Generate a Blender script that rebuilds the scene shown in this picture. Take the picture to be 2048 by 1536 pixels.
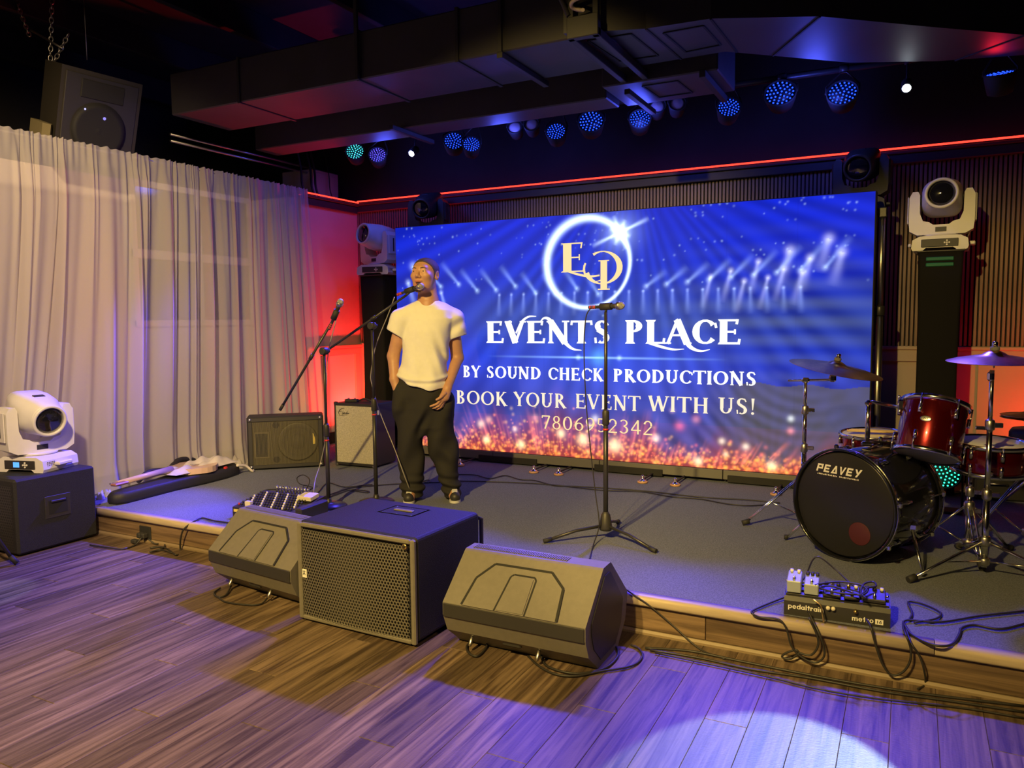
import bpy, math, random
import numpy as np
from math import sin, cos, pi, radians, sqrt, atan2
from mathutils import Vector, Matrix, Quaternion
random.seed(7)
rng = np.random.default_rng(11)
for o in list(bpy.data.objects): bpy.data.objects.remove(o, do_unlink=True)
scene = bpy.context.scene
COL = scene.collection

# ------------------------------------------------------------------ camera
# X runs along the stage front, Y into the stage, Z up; the camera stands at the origin, 1.45 m up
yaw, pitch, roll = radians(27.4), radians(4.8), radians(0.55)
fwd = Vector((-sin(yaw)*cos(pitch), cos(yaw)*cos(pitch), -sin(pitch)))
rt = Vector((cos(yaw), sin(yaw), 0)); dn = -rt.cross(fwd)
R_ = rt*cos(roll) + dn*sin(roll); D_ = -rt*sin(roll) + dn*cos(roll)
cd = bpy.data.cameras.new('camera'); cam = bpy.data.objects.new('camera', cd); COL.objects.link(cam)
cd.sensor_width = 36; cd.lens = 1540*36/2048; cd.clip_start = .05; cd.clip_end = 60
m = Matrix((R_, -D_, -fwd)).transposed().to_4x4(); m.translation = Vector((0, 0, 1.45)); cam.matrix_world = m
scene.camera = cam

# ------------------------------------------------------------------ world, exposure, light
w = bpy.data.worlds.new('dark_room'); scene.world = w; w.use_nodes = True
w.node_tree.nodes['Background'].inputs[0].default_value = (.55, .48, .52, 1)
w.node_tree.nodes['Background'].inputs[1].default_value = .012
vs = scene.view_settings
vs.view_transform = 'Standard'; vs.look = 'None'; vs.exposure = 0.0; vs.gamma = 1.0; vs.use_curve_mapping = False

def aim(o, target):
    o.rotation_euler = (Vector(target) - Vector(o.location)).to_track_quat('-Z', 'Y').to_euler()
def spot(name, loc, target, power, color, angle, blend, size=.05):
    l = bpy.data.lights.new(name, 'SPOT'); l.energy = power; l.color = color
    l.spot_size = radians(angle); l.spot_blend = blend; l.shadow_soft_size = size
    o = bpy.data.objects.new(name, l); COL.objects.link(o); o.location = loc; aim(o, target); return o
def areal(name, loc, target, power, color, sx, sy):
    l = bpy.data.lights.new(name, 'AREA'); l.energy = power; l.color = color; l.shape = 'RECTANGLE'; l.size = sx; l.size_y = sy
    o = bpy.data.objects.new(name, l); COL.objects.link(o); o.location = loc; aim(o, target); return o
WARM = (1.0, .69, .20); BLUE = (.075, .05, 1.0); RED = (1.0, .012, .012)
# warm front wash hung above and behind the camera (its shadows fall straight up-stage)
spot('front_wash_lamp', (-1.73, -1.5, 4.05), (-1.92, 4.0, 0.30), 2150, WARM, 54, .38, .06)
spot('front_wash_lamp.001', (-1.35, -1.5, 4.05), (.10, 4.9, 0.55), 1250, WARM, 36, .45, .06)  # second spot, added to carry the warm wash over the drums
# added warm fill spots without a fixture: sheer curtain first, then floor
spot('warm_fill_spot', (-2.0, 0.4, 3.7), (-5.3, 2.75, 1.75), 1150, (1.0, .70, .37), 55, .7, .12)
spot('warm_fill_spot.001', (1.2, -0.6, 3.8), (-2.4, 1.9, 0.0), 210, (1.0, .66, .34), 72, .9, .15)
# blue wash of the PAR row above the screen, aimed down-stage onto the stage lip and dance floor
PAR_Y = 6.0
for i, (px, tx) in enumerate(((-4.6, -4.7), (-3.6, -3.7), (-2.5, -2.4), (-1.5, -1.4), (-.75, -.5), (-.2, .3))):
    spot('par_beam', (px, PAR_Y-.14, 3.0), (tx, 2.6 if i < 2 else 2.2, 0), (1500, 1250, 850, 650, 520, 500)[i], BLUE, 33 if i < 2 else 37, .5, .07)
# stray light of the same lamps, colouring ducts and upper wall
for px in (-4.3, -3.1, -1.9, -.65):
    l = bpy.data.lights.new('par_spill', 'POINT'); l.energy = 9.5; l.color = (.07, .10, 1.0); l.shadow_soft_size = .08
    o = bpy.data.objects.new('par_spill', l); COL.objects.link(o); o.location = (px, PAR_Y-.16, 2.93)
# red uplights on the stage floor behind the amplifier and behind the drums
spot('red_uplight_beam', (-5.03, 6.50, .345), (-5.34, 6.12, 1.30), 270, RED, 130, .7, .05)
spot('red_uplight_beam.001', (1.05, 6.25, .34), (1.0, 6.7, .7), 75, RED, 110, .8, .05)
# two narrow white moving-head beams: crisp pools on the dance floor
spot('white_beam', (-.08, PAR_Y-.12, 2.96), (-.36, 2.13, 0), 1250, (.58, .84, 1.0), 12.2, .04, .02)
spot('white_beam.001', (-4.12, PAR_Y-.12, 2.96), (-4.42, 2.1, 0), 500, (.62, .85, 1.0), 7, .1, .02)
spot('red_par_beam', (.42, PAR_Y-.1, 3.02), (.7, 5.0, 3.9), 1.5, RED, 120, .8, .05)
spot('red_par_beam.001', (-4.95, PAR_Y-.1, 3.02), (-4.4, 4.9, 3.2), 4, RED, 110, .8, .05)

# ------------------------------------------------------------------ materials
def mat(name, color, rough=.6, metal=0., noise=0., nscale=20., bump=0., bscale=80., emit=None, estr=1., spec=.5, coat=0., stretch=None):
    m = bpy.data.materials.new(name); m.use_nodes = True
    nt = m.node_tree; b = nt.nodes['Principled BSDF']
    b.inputs['Base Color'].default_value = (*color, 1); b.inputs['Roughness'].default_value = rough
    b.inputs['Metallic'].default_value = metal; b.inputs['Specular IOR Level'].default_value = spec
    b.inputs['Coat Weight'].default_value = coat
    if noise or bump:
        tc = nt.nodes.new('ShaderNodeTexCoord'); mp = nt.nodes.new('ShaderNodeMapping')
        nt.links.new(tc.outputs['Object'], mp.inputs[0])
        if stretch: mp.inputs['Scale'].default_value = stretch
    if noise:
        n = nt.nodes.new('ShaderNodeTexNoise'); n.inputs['Scale'].default_value = nscale; n.inputs['Detail'].default_value = 4
        nt.links.new(mp.outputs[0], n.inputs['Vector'])
        r = nt.nodes.new('ShaderNodeMapRange'); r.inputs[1].default_value = .3; r.inputs[2].default_value = .7
        r.inputs[3].default_value = 1-noise; r.inputs[4].default_value = 1+noise
        nt.links.new(n.outputs['Fac'], r.inputs[0])
        mx = nt.nodes.new('ShaderNodeVectorMath'); mx.operation = 'SCALE'; mx.inputs[0].default_value = color
        nt.links.new(r.outputs[0], mx.inputs['Scale']); nt.links.new(mx.outputs[0], b.inputs['Base Color'])
    if bump:
        n2 = nt.nodes.new('ShaderNodeTexNoise'); n2.inputs['Scale'].default_value = bscale; n2.inputs['Detail'].default_value = 3
        nt.links.new(mp.outputs[0], n2.inputs['Vector'])
        bp = nt.nodes.new('ShaderNodeBump'); bp.inputs['Strength'].default_value = bump; bp.inputs['Distance'].default_value = .004
        nt.links.new(n2.outputs['Fac'], bp.inputs['Height']); nt.links.new(bp.outputs[0], b.inputs['Normal'])
    if emit:
        b.inputs['Emission Color'].default_value = (*emit, 1); b.inputs['Emission Strength'].default_value = estr
    return m
def wood(name, c1, c2, rough, axis='Y', contrast=1.0):
    """streaky printed wood grain running along one object axis, each board shifted by its random id"""
    m = bpy.data.materials.new(name); m.use_nodes = True; nt = m.node_tree; b = nt.nodes['Principled BSDF']
    tc = nt.nodes.new('ShaderNodeTexCoord'); oi = nt.nodes.new('ShaderNodeObjectInfo')
    sc = nt.nodes.new('ShaderNodeVectorMath'); sc.operation = 'SCALE'; sc.inputs[0].default_value = (37, 53, 19)
    nt.links.new(oi.outputs['Random'], sc.inputs['Scale'])
    ad = nt.nodes.new('ShaderNodeVectorMath'); ad.operation = 'ADD'
    nt.links.new(tc.outputs['Object'], ad.inputs[0]); nt.links.new(sc.outputs[0], ad.inputs[1])
    mp = nt.nodes.new('ShaderNodeMapping'); nt.links.new(ad.outputs[0], mp.inputs[0])
    mp.inputs['Scale'].default_value = (34, 1.5, 34) if axis == 'Y' else (1.5, 34, 34)
    n = nt.nodes.new('ShaderNodeTexNoise'); n.inputs['Scale'].default_value = 1; n.inputs['Detail'].default_value = 5; n.inputs['Roughness'].default_value = .62
    n.inputs['Distortion'].default_value = .7; nt.links.new(mp.outputs[0], n.inputs['Vector'])
    cr = nt.nodes.new('ShaderNodeValToRGB'); e = cr.color_ramp.elements
    e[0].position = .36; e[0].color = (*c1, 1); e[1].position = .63; e[1].color = (*c2, 1)
    nt.links.new(n.outputs['Fac'], cr.inputs[0])
    mr = nt.nodes.new('ShaderNodeMapRange'); mr.inputs[3].default_value = 1-.28*contrast; mr.inputs[4].default_value = 1+.28*contrast
    nt.links.new(oi.outputs['Random'], mr.inputs[0])
    s2 = nt.nodes.new('ShaderNodeVectorMath'); s2.operation = 'SCALE'
    nt.links.new(cr.outputs[0], s2.inputs[0]); nt.links.new(mr.outputs[0], s2.inputs['Scale']); nt.links.new(s2.outputs[0], b.inputs['Base Color'])
    # fine cross-grain saw marks
    mp2 = nt.nodes.new('ShaderNodeMapping'); nt.links.new(ad.outputs[0], mp2.inputs[0])
    mp2.inputs['Scale'].default_value = (60, 220, 60) if axis == 'Y' else (220, 60, 60)
    n2 = nt.nodes.new('ShaderNodeTexNoise'); n2.inputs['Scale'].default_value = 1; n2.inputs['Detail'].default_value = 2; nt.links.new(mp2.outputs[0], n2.inputs['Vector'])
    bp = nt.nodes.new('ShaderNodeBump'); bp.inputs['Strength'].default_value = .35; bp.inputs['Distance'].default_value = .002
    nt.links.new(n2.outputs['Fac'], bp.inputs['Height']); nt.links.new(bp.outputs[0], b.inputs['Normal'])
    b.inputs['Roughness'].default_value = rough; return m
def emis(name, color, strength):
    m = bpy.data.materials.new(name); m.use_nodes = True; nt = m.node_tree; nt.nodes.clear()
    e = nt.nodes.new('ShaderNodeEmission'); o = nt.nodes.new('ShaderNodeOutputMaterial')
    e.inputs[0].default_value = (*color, 1); e.inputs[1].default_value = strength; nt.links.new(e.outputs[0], o.inputs[0]); return m
M = {}
M['plank'] = wood('floor_plank_wood', (.055, .034, .022), (.20, .138, .090), .45)
M['fascia'] = wood('stage_fascia_wood', (.085, .052, .030), (.215, .140, .082), .55, 'X', .4)
M['nosing'] = mat('nosing_wood', (.46, .37, .26), .45, noise=.12, nscale=8, stretch=(1, 10, 10))
M['carpet'] = mat('stage_carpet', (.155, .168, .210), .95, noise=.35, nscale=160, bump=.6, bscale=260, spec=.1)
M['slat'] = mat('slat_wood', (.20, .145, .115), .55, noise=.25, nscale=6, stretch=(8, 8, .6))
M['slatgap'] = mat('slat_backing', (.012, .011, .012), .9)
M['wainscot'] = mat('painted_wainscot', (.40, .32, .265), .5, noise=.04, nscale=3)
M['wallpaint'] = mat('wall_paint', (.56, .50, .46), .7, noise=.03, nscale=4)
M['darkwall'] = mat('black_paint', (.012, .012, .015), .8, noise=.2, nscale=5)
M['duct'] = mat('painted_duct', (.052, .048, .055), .55, noise=.12, nscale=3)
M['ductdark'] = mat('dark_channel', (.035, .033, .035), .6)
M['seam'] = mat('duct_seam', (.012, .012, .014), .7)
M['blackbox'] = mat('textured_black_paint', (.014, .0135, .0145), .70, noise=.2, nscale=90, bump=.5, bscale=220)
M['blackplast'] = mat('black_plastic', (.165, .150, .128), .55, noise=.06, nscale=40, bump=.15, bscale=300)
M['darkplast'] = mat('dark_plastic', (.030, .028, .027), .5)
M['grille'] = mat('black_grille', (.17, .155, .13), .5, metal=.3)
M['blackmetal'] = mat('black_metal', (.045, .043, .042), .38, metal=.4)
M['rubber'] = mat('black_rubber', (.022, .021, .021), .7)
M['cable'] = mat('cable_rubber', (.022, .020, .019), .5)
M['cablegrey'] = mat('grey_cable', (.30, .28, .25), .45)
M['chrome'] = mat('chrome', (.78, .77, .76), .16, metal=1.)
M['steel'] = mat('brushed_steel', (.55, .53, .50), .34, metal=1.)
M['gold'] = mat('brass', (.80, .60, .22), .28, metal=1.)
M['white'] = mat('white_housing', (.74, .72, .69), .38, noise=.03, nscale=10)
M['lens'] = mat('dark_lens', (.010, .010, .014), .06, coat=1.)
M['black'] = mat('matt_black', (.012, .012, .013), .75)
M['blackcloth'] = mat('black_stretch_cover', (.014, .013, .014), .9, spec=.15)
M['tweed'] = mat('silver_grille_cloth', (.46, .43, .35), .8, noise=.28, nscale=180, bump=.5, bscale=350)
M['tolex'] = mat('black_tolex', (.020, .019, .022), .55, bump=.4, bscale=300)
M['redshell'] = mat('wine_red_lacquer', (.14, .004, .007), .22, metal=.75, coat=.8)
M['drumhead'] = mat('cream_drumhead', (.76, .70, .56), .45)
M['clearhead'] = mat('grey_drumhead', (.32, .31, .33), .35)
M['blackhead'] = mat('black_drumhead', (.016, .015, .016), .33)
M['blackshell'] = mat('black_lacquer', (.008, .008, .010), .16, coat=.9)
M['cymbal'] = mat('bronze_cymbal', (.62, .42, .20), .30, metal=1., noise=.1, nscale=60)
M['felt'] = mat('grey_felt', (.16, .15, .14), .95)
M['skin'] = mat('skin', (.50, .265, .155), .48, noise=.06, nscale=30)
M['lip'] = mat('lips', (.46, .17, .13), .42)
M['mouth'] = mat('mouth_inside', (.05, .015, .012), .6)
M['hair'] = mat('short_black_hair', (.060, .042, .032), .8, noise=.3, nscale=160, bump=.5, bscale=400)
M['stubble'] = mat('beard', (.17, .090, .058), .8)
M['eyewhite'] = mat('eye_white', (.70, .66, .60), .3)
M['iris'] = mat('iris', (.02, .012, .01), .2)
M['shirt'] = mat('white_cotton', (.80, .78, .70), .9, noise=.02, nscale=30, bump=.15, bscale=500, spec=.1)
M['trousers'] = mat('black_trousers', (.028, .0265, .025), .85, bump=.2, bscale=400, spec=.2)
M['shoe'] = mat('white_trainer', (.62, .62, .60), .5)
M['red'] = mat('red_plastic', (.55, .03, .03), .4)
M['yellow'] = mat('yellow_tape', (.75, .62, .15), .5)
M['orange'] = mat('orange_label', (.85, .20, .05), .5)
M['cream'] = mat('cream_plastic', (.72, .66, .52), .5)
M['print'] = mat('white_print', (.80, .78, .70), .5)
M['pewter'] = mat('grey_pedal', (.42, .47, .46), .35, metal=.3)
M['guitar'] = mat('natural_guitar', (.60, .42, .30), .3, noise=.1, nscale=5)
M['fret'] = mat('fingerboard_wood', (.34, .15, .085), .4)
M['cloth'] = mat('pale_lining_cloth', (.60, .55, .50), .9, noise=.1, nscale=14)
M['plastic_bag'] = mat('clear_plastic', (.42, .42, .44), .25)
M['ledred'] = emis('red_led_strip', (1.0, .035, .02), 3.2)
M['foot'] = mat('amber_rubber', (.55, .30, .14), .5)
M['railgrey'] = mat('grey_base_rail', (.17, .165, .155), .5, metal=.3)
M['beige'] = mat('beige_panel', (.42, .40, .35), .6)

# ------------------------------------------------------------------ mesh building
def V3(v): return Vector((float(v[0]), float(v[1]), float(v[2])))
class MB:
    def __init__(s): s.v = []; s.f = []; s.fm = []; s.sm = []; s.mi = 0; s.smooth = False
    def add(s, vs, fs, smooth=None):
        n = len(s.v); s.v += [tuple(map(float, p)) for p in vs]
        s.f += [tuple(i+n for i in f) for f in fs]; s.fm += [s.mi]*len(fs)
        s.sm += [s.smooth if smooth is None else smooth]*len(fs); return s
    def box(s, c, d, r=0., rot=None):
        """box of size d centred at c, edges chamfered by r, optional rotation matrix"""
        hx, hy, hz = d[0]/2, d[1]/2, d[2]/2; r = min(r, hx*.98, hy*.98, hz*.98)
        if r <= 0:
            vs = [(x, y, z) for z in (-hz, hz) for y in (-hy, hy) for x in (-hx, hx)]
            fs = [(0, 2, 3, 1), (4, 5, 7, 6), (0, 1, 5, 4), (2, 6, 7, 3), (0, 4, 6, 2), (1, 3, 7, 5)]
        else:
            vs = []; idx = {}
            for sx in (-1, 1):
                for sy in (-1, 1):
                    for sz in (-1, 1):
                        for a in range(3):
                            p = [sx*(hx-r), sy*(hy-r), sz*(hz-r)]; p[a] = (sx*hx, sy*hy, sz*hz)[a]
                            idx[sx, sy, sz, a] = len(vs); vs.append(tuple(p))
            fs = []
            for a in range(3):
                b, c_ = (a+1) % 3, (a+2) % 3
                for sg in (-1, 1):
                    q = []
                    for sb, sc in ((-1, -1), (1, -1), (1, 1), (-1, 1)):
                        k = [0, 0, 0]; k[a] = sg; k[b] = sb; k[c_] = sc; q.append(idx[(*k, a)])
                    fs.append(tuple(q if sg > 0 else q[::-1]))
                for sb in (-1, 1):
                    for sc in (-1, 1):
                        k0 = [0]*3; k1 = [0]*3; k0[a] = -1; k1[a] = 1; k0[b] = k1[b] = sb; k0[c_] = k1[c_] = sc
                        q = [idx[(*k0, b)], idx[(*k1, b)], idx[(*k1, c_)], idx[(*k0, c_)]]
                        fs.append(tuple(q if sb*sc < 0 else q[::-1]))
            for sx in (-1, 1):
                for sy in (-1, 1):
                    for sz in (-1, 1):
                        q = [idx[sx, sy, sz, a] for a in range(3)]; fs.append(tuple(q if sx*sy*sz > 0 else q[::-1]))
        c = Vector(c)
        vs = [((rot @ Vector(p)) if rot else Vector(p)) + c for p in vs]
        return s.add(vs, fs, False)
    def b2(s, lo, hi, r=0.):
        return s.box([(a+b)/2 for a, b in zip(lo, hi)], [abs(b-a) for a, b in zip(lo, hi)], r)
    def prism(s, pts, d, org=(0, 0, 0), ax=None, smooth=False):
        """extrude polygon pts (2D) by thickness d. ax=(u,v,w) unit vectors: pts in u,v; extruded along w"""
        u, v, w_ = [Vector(a) for a in (ax or ((1, 0, 0), (0, 1, 0), (0, 0, 1)))]; o = Vector(org); n = len(pts)
        vs = [o+u*p[0]+v*p[1] for p in pts]+[o+u*p[0]+v*p[1]+w_*d for p in pts]
        s.add(vs, [tuple(range(n))[::-1], tuple(range(n, 2*n))], False)
        k = len(s.v)-2*n
        for i in range(n):
            j = (i+1) % n; s.f.append((k+i, k+j, k+n+j, k+n+i)); s.fm.append(s.mi); s.sm.append(smooth)
        return s
    def tube(s, pts, r, n=8, cap=True, closed=False):
        pts = [V3(p) for p in pts]; m_ = len(pts)
        rr = r if hasattr(r, '__len__') else [r]*m_
        tang = []
        for i in range(m_):
            a = pts[(i-1) % m_] if (i > 0 or closed) else pts[0]; b = pts[(i+1) % m_] if (i < m_-1 or closed) else pts[-1]
            t = (b-a); tang.append(t.normalized() if t.length > 1e-9 else Vector((0, 0, 1)))
        up = Vector((0, 0, 1)) if abs(tang[0].z) < .9 else Vector((1, 0, 0))
        nrm = (up - tang[0]*up.dot(tang[0])).normalized(); vs = []
        for i in range(m_):
            if i:
                nrm = nrm - tang[i]*nrm.dot(tang[i])
                if nrm.length < 1e-6: nrm = tang[i].orthogonal()
                nrm.normalize()
            bi = tang[i].cross(nrm)
            vs += [pts[i]+(nrm*cos(2*pi*k/n)+bi*sin(2*pi*k/n))*rr[i] for k in range(n)]
        fs = []
        for i in range(m_ if closed else m_-1):
            j = (i+1) % m_
            fs += [(i*n+k, i*n+(k+1) % n, j*n+(k+1) % n, j*n+k) for k in range(n)]
        s.add(vs, fs, True)
        if cap and not closed:
            k0 = len(s.v)-m_*n
            s.f += [tuple(range(k0, k0+n))[::-1], tuple(range(k0+(m_-1)*n, k0+m_*n))]; s.fm += [s.mi]*2; s.sm += [False]*2
        return s
    def cyl(s, a, b, r, r2=None, n=20): return s.tube([a, b], [r, r if r2 is None else r2], n)
    def lathe(s, prof, n=28, org=(0, 0, 0), axis=(0, 0, 1), smooth=True):
        """revolve prof [(radius, height)] about axis through org"""
        w_ = Vector(axis).normalized(); u = w_.orthogonal().normalized(); v = w_.cross(u); o = Vector(org); vs = []; fs = []
        for r_, h in prof: vs += [o+w_*h+(u*cos(2*pi*k/n)+v*sin(2*pi*k/n))*max(r_, 1e-5) for k in range(n)]
        for i in range(len(prof)-1): fs += [(i*n+k, i*n+(k+1) % n, (i+1)*n+(k+1) % n, (i+1)*n+k) for k in range(n)]
        s.add(vs, fs, smooth)
        k0 = len(s.v)-len(prof)*n
        if prof[0] == prof[-1]: return s
        if prof[0][0] > 1e-4: s.f.append(tuple(range(k0, k0+n))[::-1]); s.fm.append(s.mi); s.sm.append(False)
        if prof[-1][0] > 1e-4: s.f.append(tuple(range(k0+(len(prof)-1)*n, k0+len(prof)*n))); s.fm.append(s.mi); s.sm.append(False)
        return s
    def loft(s, rings, cap=True, smooth=True):
        n = len(rings[0]); vs = [p for r_ in rings for p in r_]; fs = []
        for i in range(len(rings)-1): fs += [(i*n+k, i*n+(k+1) % n, (i+1)*n+(k+1) % n, (i+1)*n+k) for k in range(n)]
        s.add(vs, fs, smooth)
        if cap:
            k0 = len(s.v)-len(vs); L = len(rings)
            s.f += [tuple(range(k0, k0+n))[::-1], tuple(range(k0+(L-1)*n, k0+L*n))]; s.fm += [s.mi]*2; s.sm += [False]*2
        return s
    def sphere(s, c, r, n=16, sc=(1, 1, 1)):
        prof = [(sin(pi*i/10)*r, -cos(pi*i/10)*r) for i in range(11)]; k = len(s.v); s.lathe(prof, n)
        for i in range(k, len(s.v)):
            p = s.v[i]; s.v[i] = (p[0]*sc[0]+c[0], p[1]*sc[1]+c[1], p[2]*sc[2]+c[2])
        return s
    def build(s, name, material, parent=None):
        me = bpy.data.meshes.new(name); me.from_pydata(s.v, [], s.f)
        for q in (material if isinstance(material, (list, tuple)) else [material]): me.materials.append(M[q] if isinstance(q, str) else q)
        me.polygons.foreach_set('material_index', s.fm); me.polygons.foreach_set('use_smooth', s.sm); me.update()
        o = bpy.data.objects.new(name, me); COL.objects.link(o)
        if parent: o.parent = parent
        return o
def tag(o, label=None, cat=None, group=None, kind=None):
    if label: o['label'] = label
    if cat: o['category'] = cat
    if group: o['group'] = group
    if kind: o['kind'] = kind
    return o
def thing(name, label, cat, loc=(0, 0, 0), rz=0., group=None):
    o = bpy.data.objects.new(name, None); COL.objects.link(o); o.empty_display_size = .1
    o.location = loc; o.rotation_euler = (0, 0, rz); return tag(o, label, cat, group)
def struct(o): o['kind'] = 'structure'; return o
def copy_tree(o, parent=None):
    c = o.copy(); COL.objects.link(c); c.parent = parent
    for ch in list(o.children): copy_tree(ch, c)
    return c
def crom(pts, k=6):
    """smooth polyline through pts"""
    P_ = [V3(p) for p in pts]; P_ = [P_[0]*2-P_[1]]+P_+[P_[-1]*2-P_[-2]]; out = []
    for i in range(1, len(P_)-2):
        a, b, c, d = P_[i-1:i+3]
        for j in range(k):
            t = j/k; out.append(.5*((2*b)+(c-a)*t+(2*a-5*b+4*c-d)*t*t+(3*b-a-3*c+d)*t**3))
    out.append(P_[-2]); return out
def rrect(w_, h, r, k=4):
    out = []
    for cx, cy, a0 in ((w_/2-r, h/2-r, 0), (-w_/2+r, h/2-r, pi/2), (-w_/2+r, -h/2+r, pi), (w_/2-r, -h/2+r, 3*pi/2)):
        out += [(cx+r*cos(a0+pi/2*j/k), cy+r*sin(a0+pi/2*j/k)) for j in range(k+1)]
    return out
def perf(mb, w_, h, pitch_, hole, org, u, v, cut=None):
    """sheet with hexagonal holes: real perforated grille"""
    u, v, o = Vector(u), Vector(v), Vector(org); dy = pitch_*sqrt(3)/2; nr = int(h/dy); nc = int(w_/pitch_)
    for r_ in range(nr):
        for c in range(nc):
            x = -w_/2+pitch_*(c+.5+(.5 if r_ % 2 else 0)); y = -h/2+dy*(r_+.5)
            if x > w_/2-pitch_*.4: continue
            vs = []
            for R in (pitch_/sqrt(3), hole):
                vs += [o+u*(x+R*cos(pi/6+pi/3*k))+v*(y+R*sin(pi/6+pi/3*k)) for k in range(6)]
            mb.add(vs, [(k, (k+1) % 6, 6+(k+1) % 6, 6+k) for k in range(6)], False)
STG = .18          # stage height
EDGE = 3.33        # stage front edge
# ================================================================== the setting
WY, WX = 6.70, -5.33           # back wall, left partition wall
fl = struct(MB().b2((-8, -4, -.06), (4, 3.4, -.006)).build('floor', mat('floor_underlay', (.03, .022, .018), .8)))
pm = MB().box((0, 0, -.005), (.1492, 1.1985, .010), .0013).build('plank', 'plank', fl)
first = True
i = 0
for cx in np.arange(-6.1, 1.5, .15):
    off = (i*0.437) % 1.2; i += 1
    y = EDGE - .6 + off
    while y > .25:
        o = pm if first else pm.copy()
        if not first: COL.objects.link(o); o.parent = fl
        first = False
        o.location = (cx, y, 0); y -= 1.2
# stage
st = struct(MB().b2((-5.95, EDGE+.02, 0), (3.0, WY, STG)).build('stage_platform', 'carpet'))
xs = [WX+.02, -3.77, -.77, .116, 2.2]
for a, b in zip([WX+.02, -3.765, -2.2, -.77, .60], [-3.768, -2.203, -.773, .597, 2.2]):
    MB().b2((a, EDGE, .022), (b, EDGE+.02, .138), .002).build('fascia_board', 'fascia', st)
for a, b in zip([WX+.02, -2.9, .118], [-2.903, .115, 2.2]):
    prof = [(EDGE-.018, .136), (EDGE-.024, .145), (EDGE-.024, .168), (EDGE-.016, .180), (EDGE-.004, .184), (EDGE+.03, .184), (EDGE+.03, .136)]
    MB().prism(prof, b-a, (a, 0, 0), ((0, 1, 0), (0, 0, 1), (1, 0, 0)), True).build('nosing_board', 'nosing', st)
MB().prism([(EDGE-.012, 0), (EDGE-.012, .010), (EDGE-.004, .020), (EDGE+.02, .020), (EDGE+.02, 0)], 2.2-WX-.02, (WX+.02, 0, 0), ((0, 1, 0), (0, 0, 1), (1, 0, 0))).build('toe_trim', mat('toe_trim_wood', (.22, .16, .10), .5), st)

# back wall: painted wainscot below, vertical wood slats above, black upper wall
wb = struct(MB().b2((-8, WY+.03, 0), (3.0, WY+.15, 4.1)).build('wall_back', 'darkwall'))
MB().b2((WX, WY+.012, 1.20), (1.8, WY+.032, 2.64)).build('slat_backing', 'slatgap', wb)
sl = MB().box((0, 0, 0), (.0195, .022, 1.40), .002).build('slat', 'slat', wb); sl.location = (WX+.02, WY+.004, 1.91)
k = 1
while WX+.02+k*.03 < 1.6:
    o = sl.copy(); COL.objects.link(o); o.parent = wb; o.location = (WX+.02+k*.03, WY+.004, 1.91); k += 1
MB().b2((WX, WY+.012, STG), (1.8, WY+.032, 1.215)).build('wainscot_panel', 'wainscot', wb)
MB().b2((WX, WY-.012, 1.185), (1.8, WY+.03, 1.215), .006).build('chair_rail', 'wainscot', wb)
MB().b2((WX, WY-.002, 1.095), (1.8, WY+.014, 1.185), .003).build('rail', 'wainscot', wb)
MB().b2((WX, WY-.006, STG), (1.8, WY+.02, STG+.12), .004).build('skirting', 'black', wb)
for sx in (-4.9, -4.0, -3.1, -2.2, -1.3, -.42, .50, 1.4):
    MB().b2((sx-.05, WY-.002, STG+.12), (sx+.05, WY+.014, 1.095), .003).build('stile', 'wainscot', wb)
t1 = struct(MB().b2((WX, WY-.05, 2.60), (2.6, WY+.03, 2.67), .004).b2((WX, WY-.075, 2.67), (2.6, WY+.03, 2.692), .003).build('trim_1', 'ductdark'))
tag(MB().tube([(WX+.07, WY-.078, 2.708), (2.6, WY-.078, 2.708)], .0075, 8).build('led_strip', 'ledred'), 'thin glowing red light strip along the top of the slatted back wall', 'light strip', 'red light strips')

# left partition wall, open above
WR = -5.95
wl = struct(MB().b2((WX-.10, 5.84, 0), (WX, WY+.03, 2.66)).b2((WR-.10, -2, 0), (WR, 5.84, 2.66)).b2((WR, 5.78, 0), (WX-.10, 5.84, 2.66)).build('wall_left', 'wallpaint'))
MB().b2((WX, 5.84, 1.165), (WX+.035, WY, 1.20), .006).build('chair_rail', 'wainscot', wl)
MB().b2((WX, 5.84, 1.10), (WX+.015, WY, 1.165), .003).build('rail', 'wainscot', wl)
MB().b2((WX, 5.84, STG), (WX+.02, WY, STG+.12), .004).build('skirting', 'black', wl)
for sy in (5.89, 6.12, 6.64):
    MB().b2((WX, sy-.045, STG+.12), (WX+.015, sy+.045, 1.10), .003).build('stile', 'wainscot', wl)
t2 = struct(MB().b2((WX, 5.84, 2.585), (WX+.05, WY-.05, 2.655), .004).b2((WX-.10, 5.84, 2.66), (WX+.075, WY-.05, 2.68), .003).build('trim_2', 'ductdark'))
tag(MB().tube([(WX+.078, 5.84, 2.696), (WX+.078, WY-.07, 2.696)], .0075, 8).build('led_strip', 'ledred'), 'short glowing red light strip above the red-lit left wall panel', 'light strip', 'red light strips')
tag(MB().tube([(WX-.02, 5.84, 2.685), (WX-.02, WY-.12, 2.685)], .005, 6).build('led_strip', emis('dim_red_led', (1, .05, .04), .8)), 'faint second red light strip above the left wall', 'light strip', 'red light strips')
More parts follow.
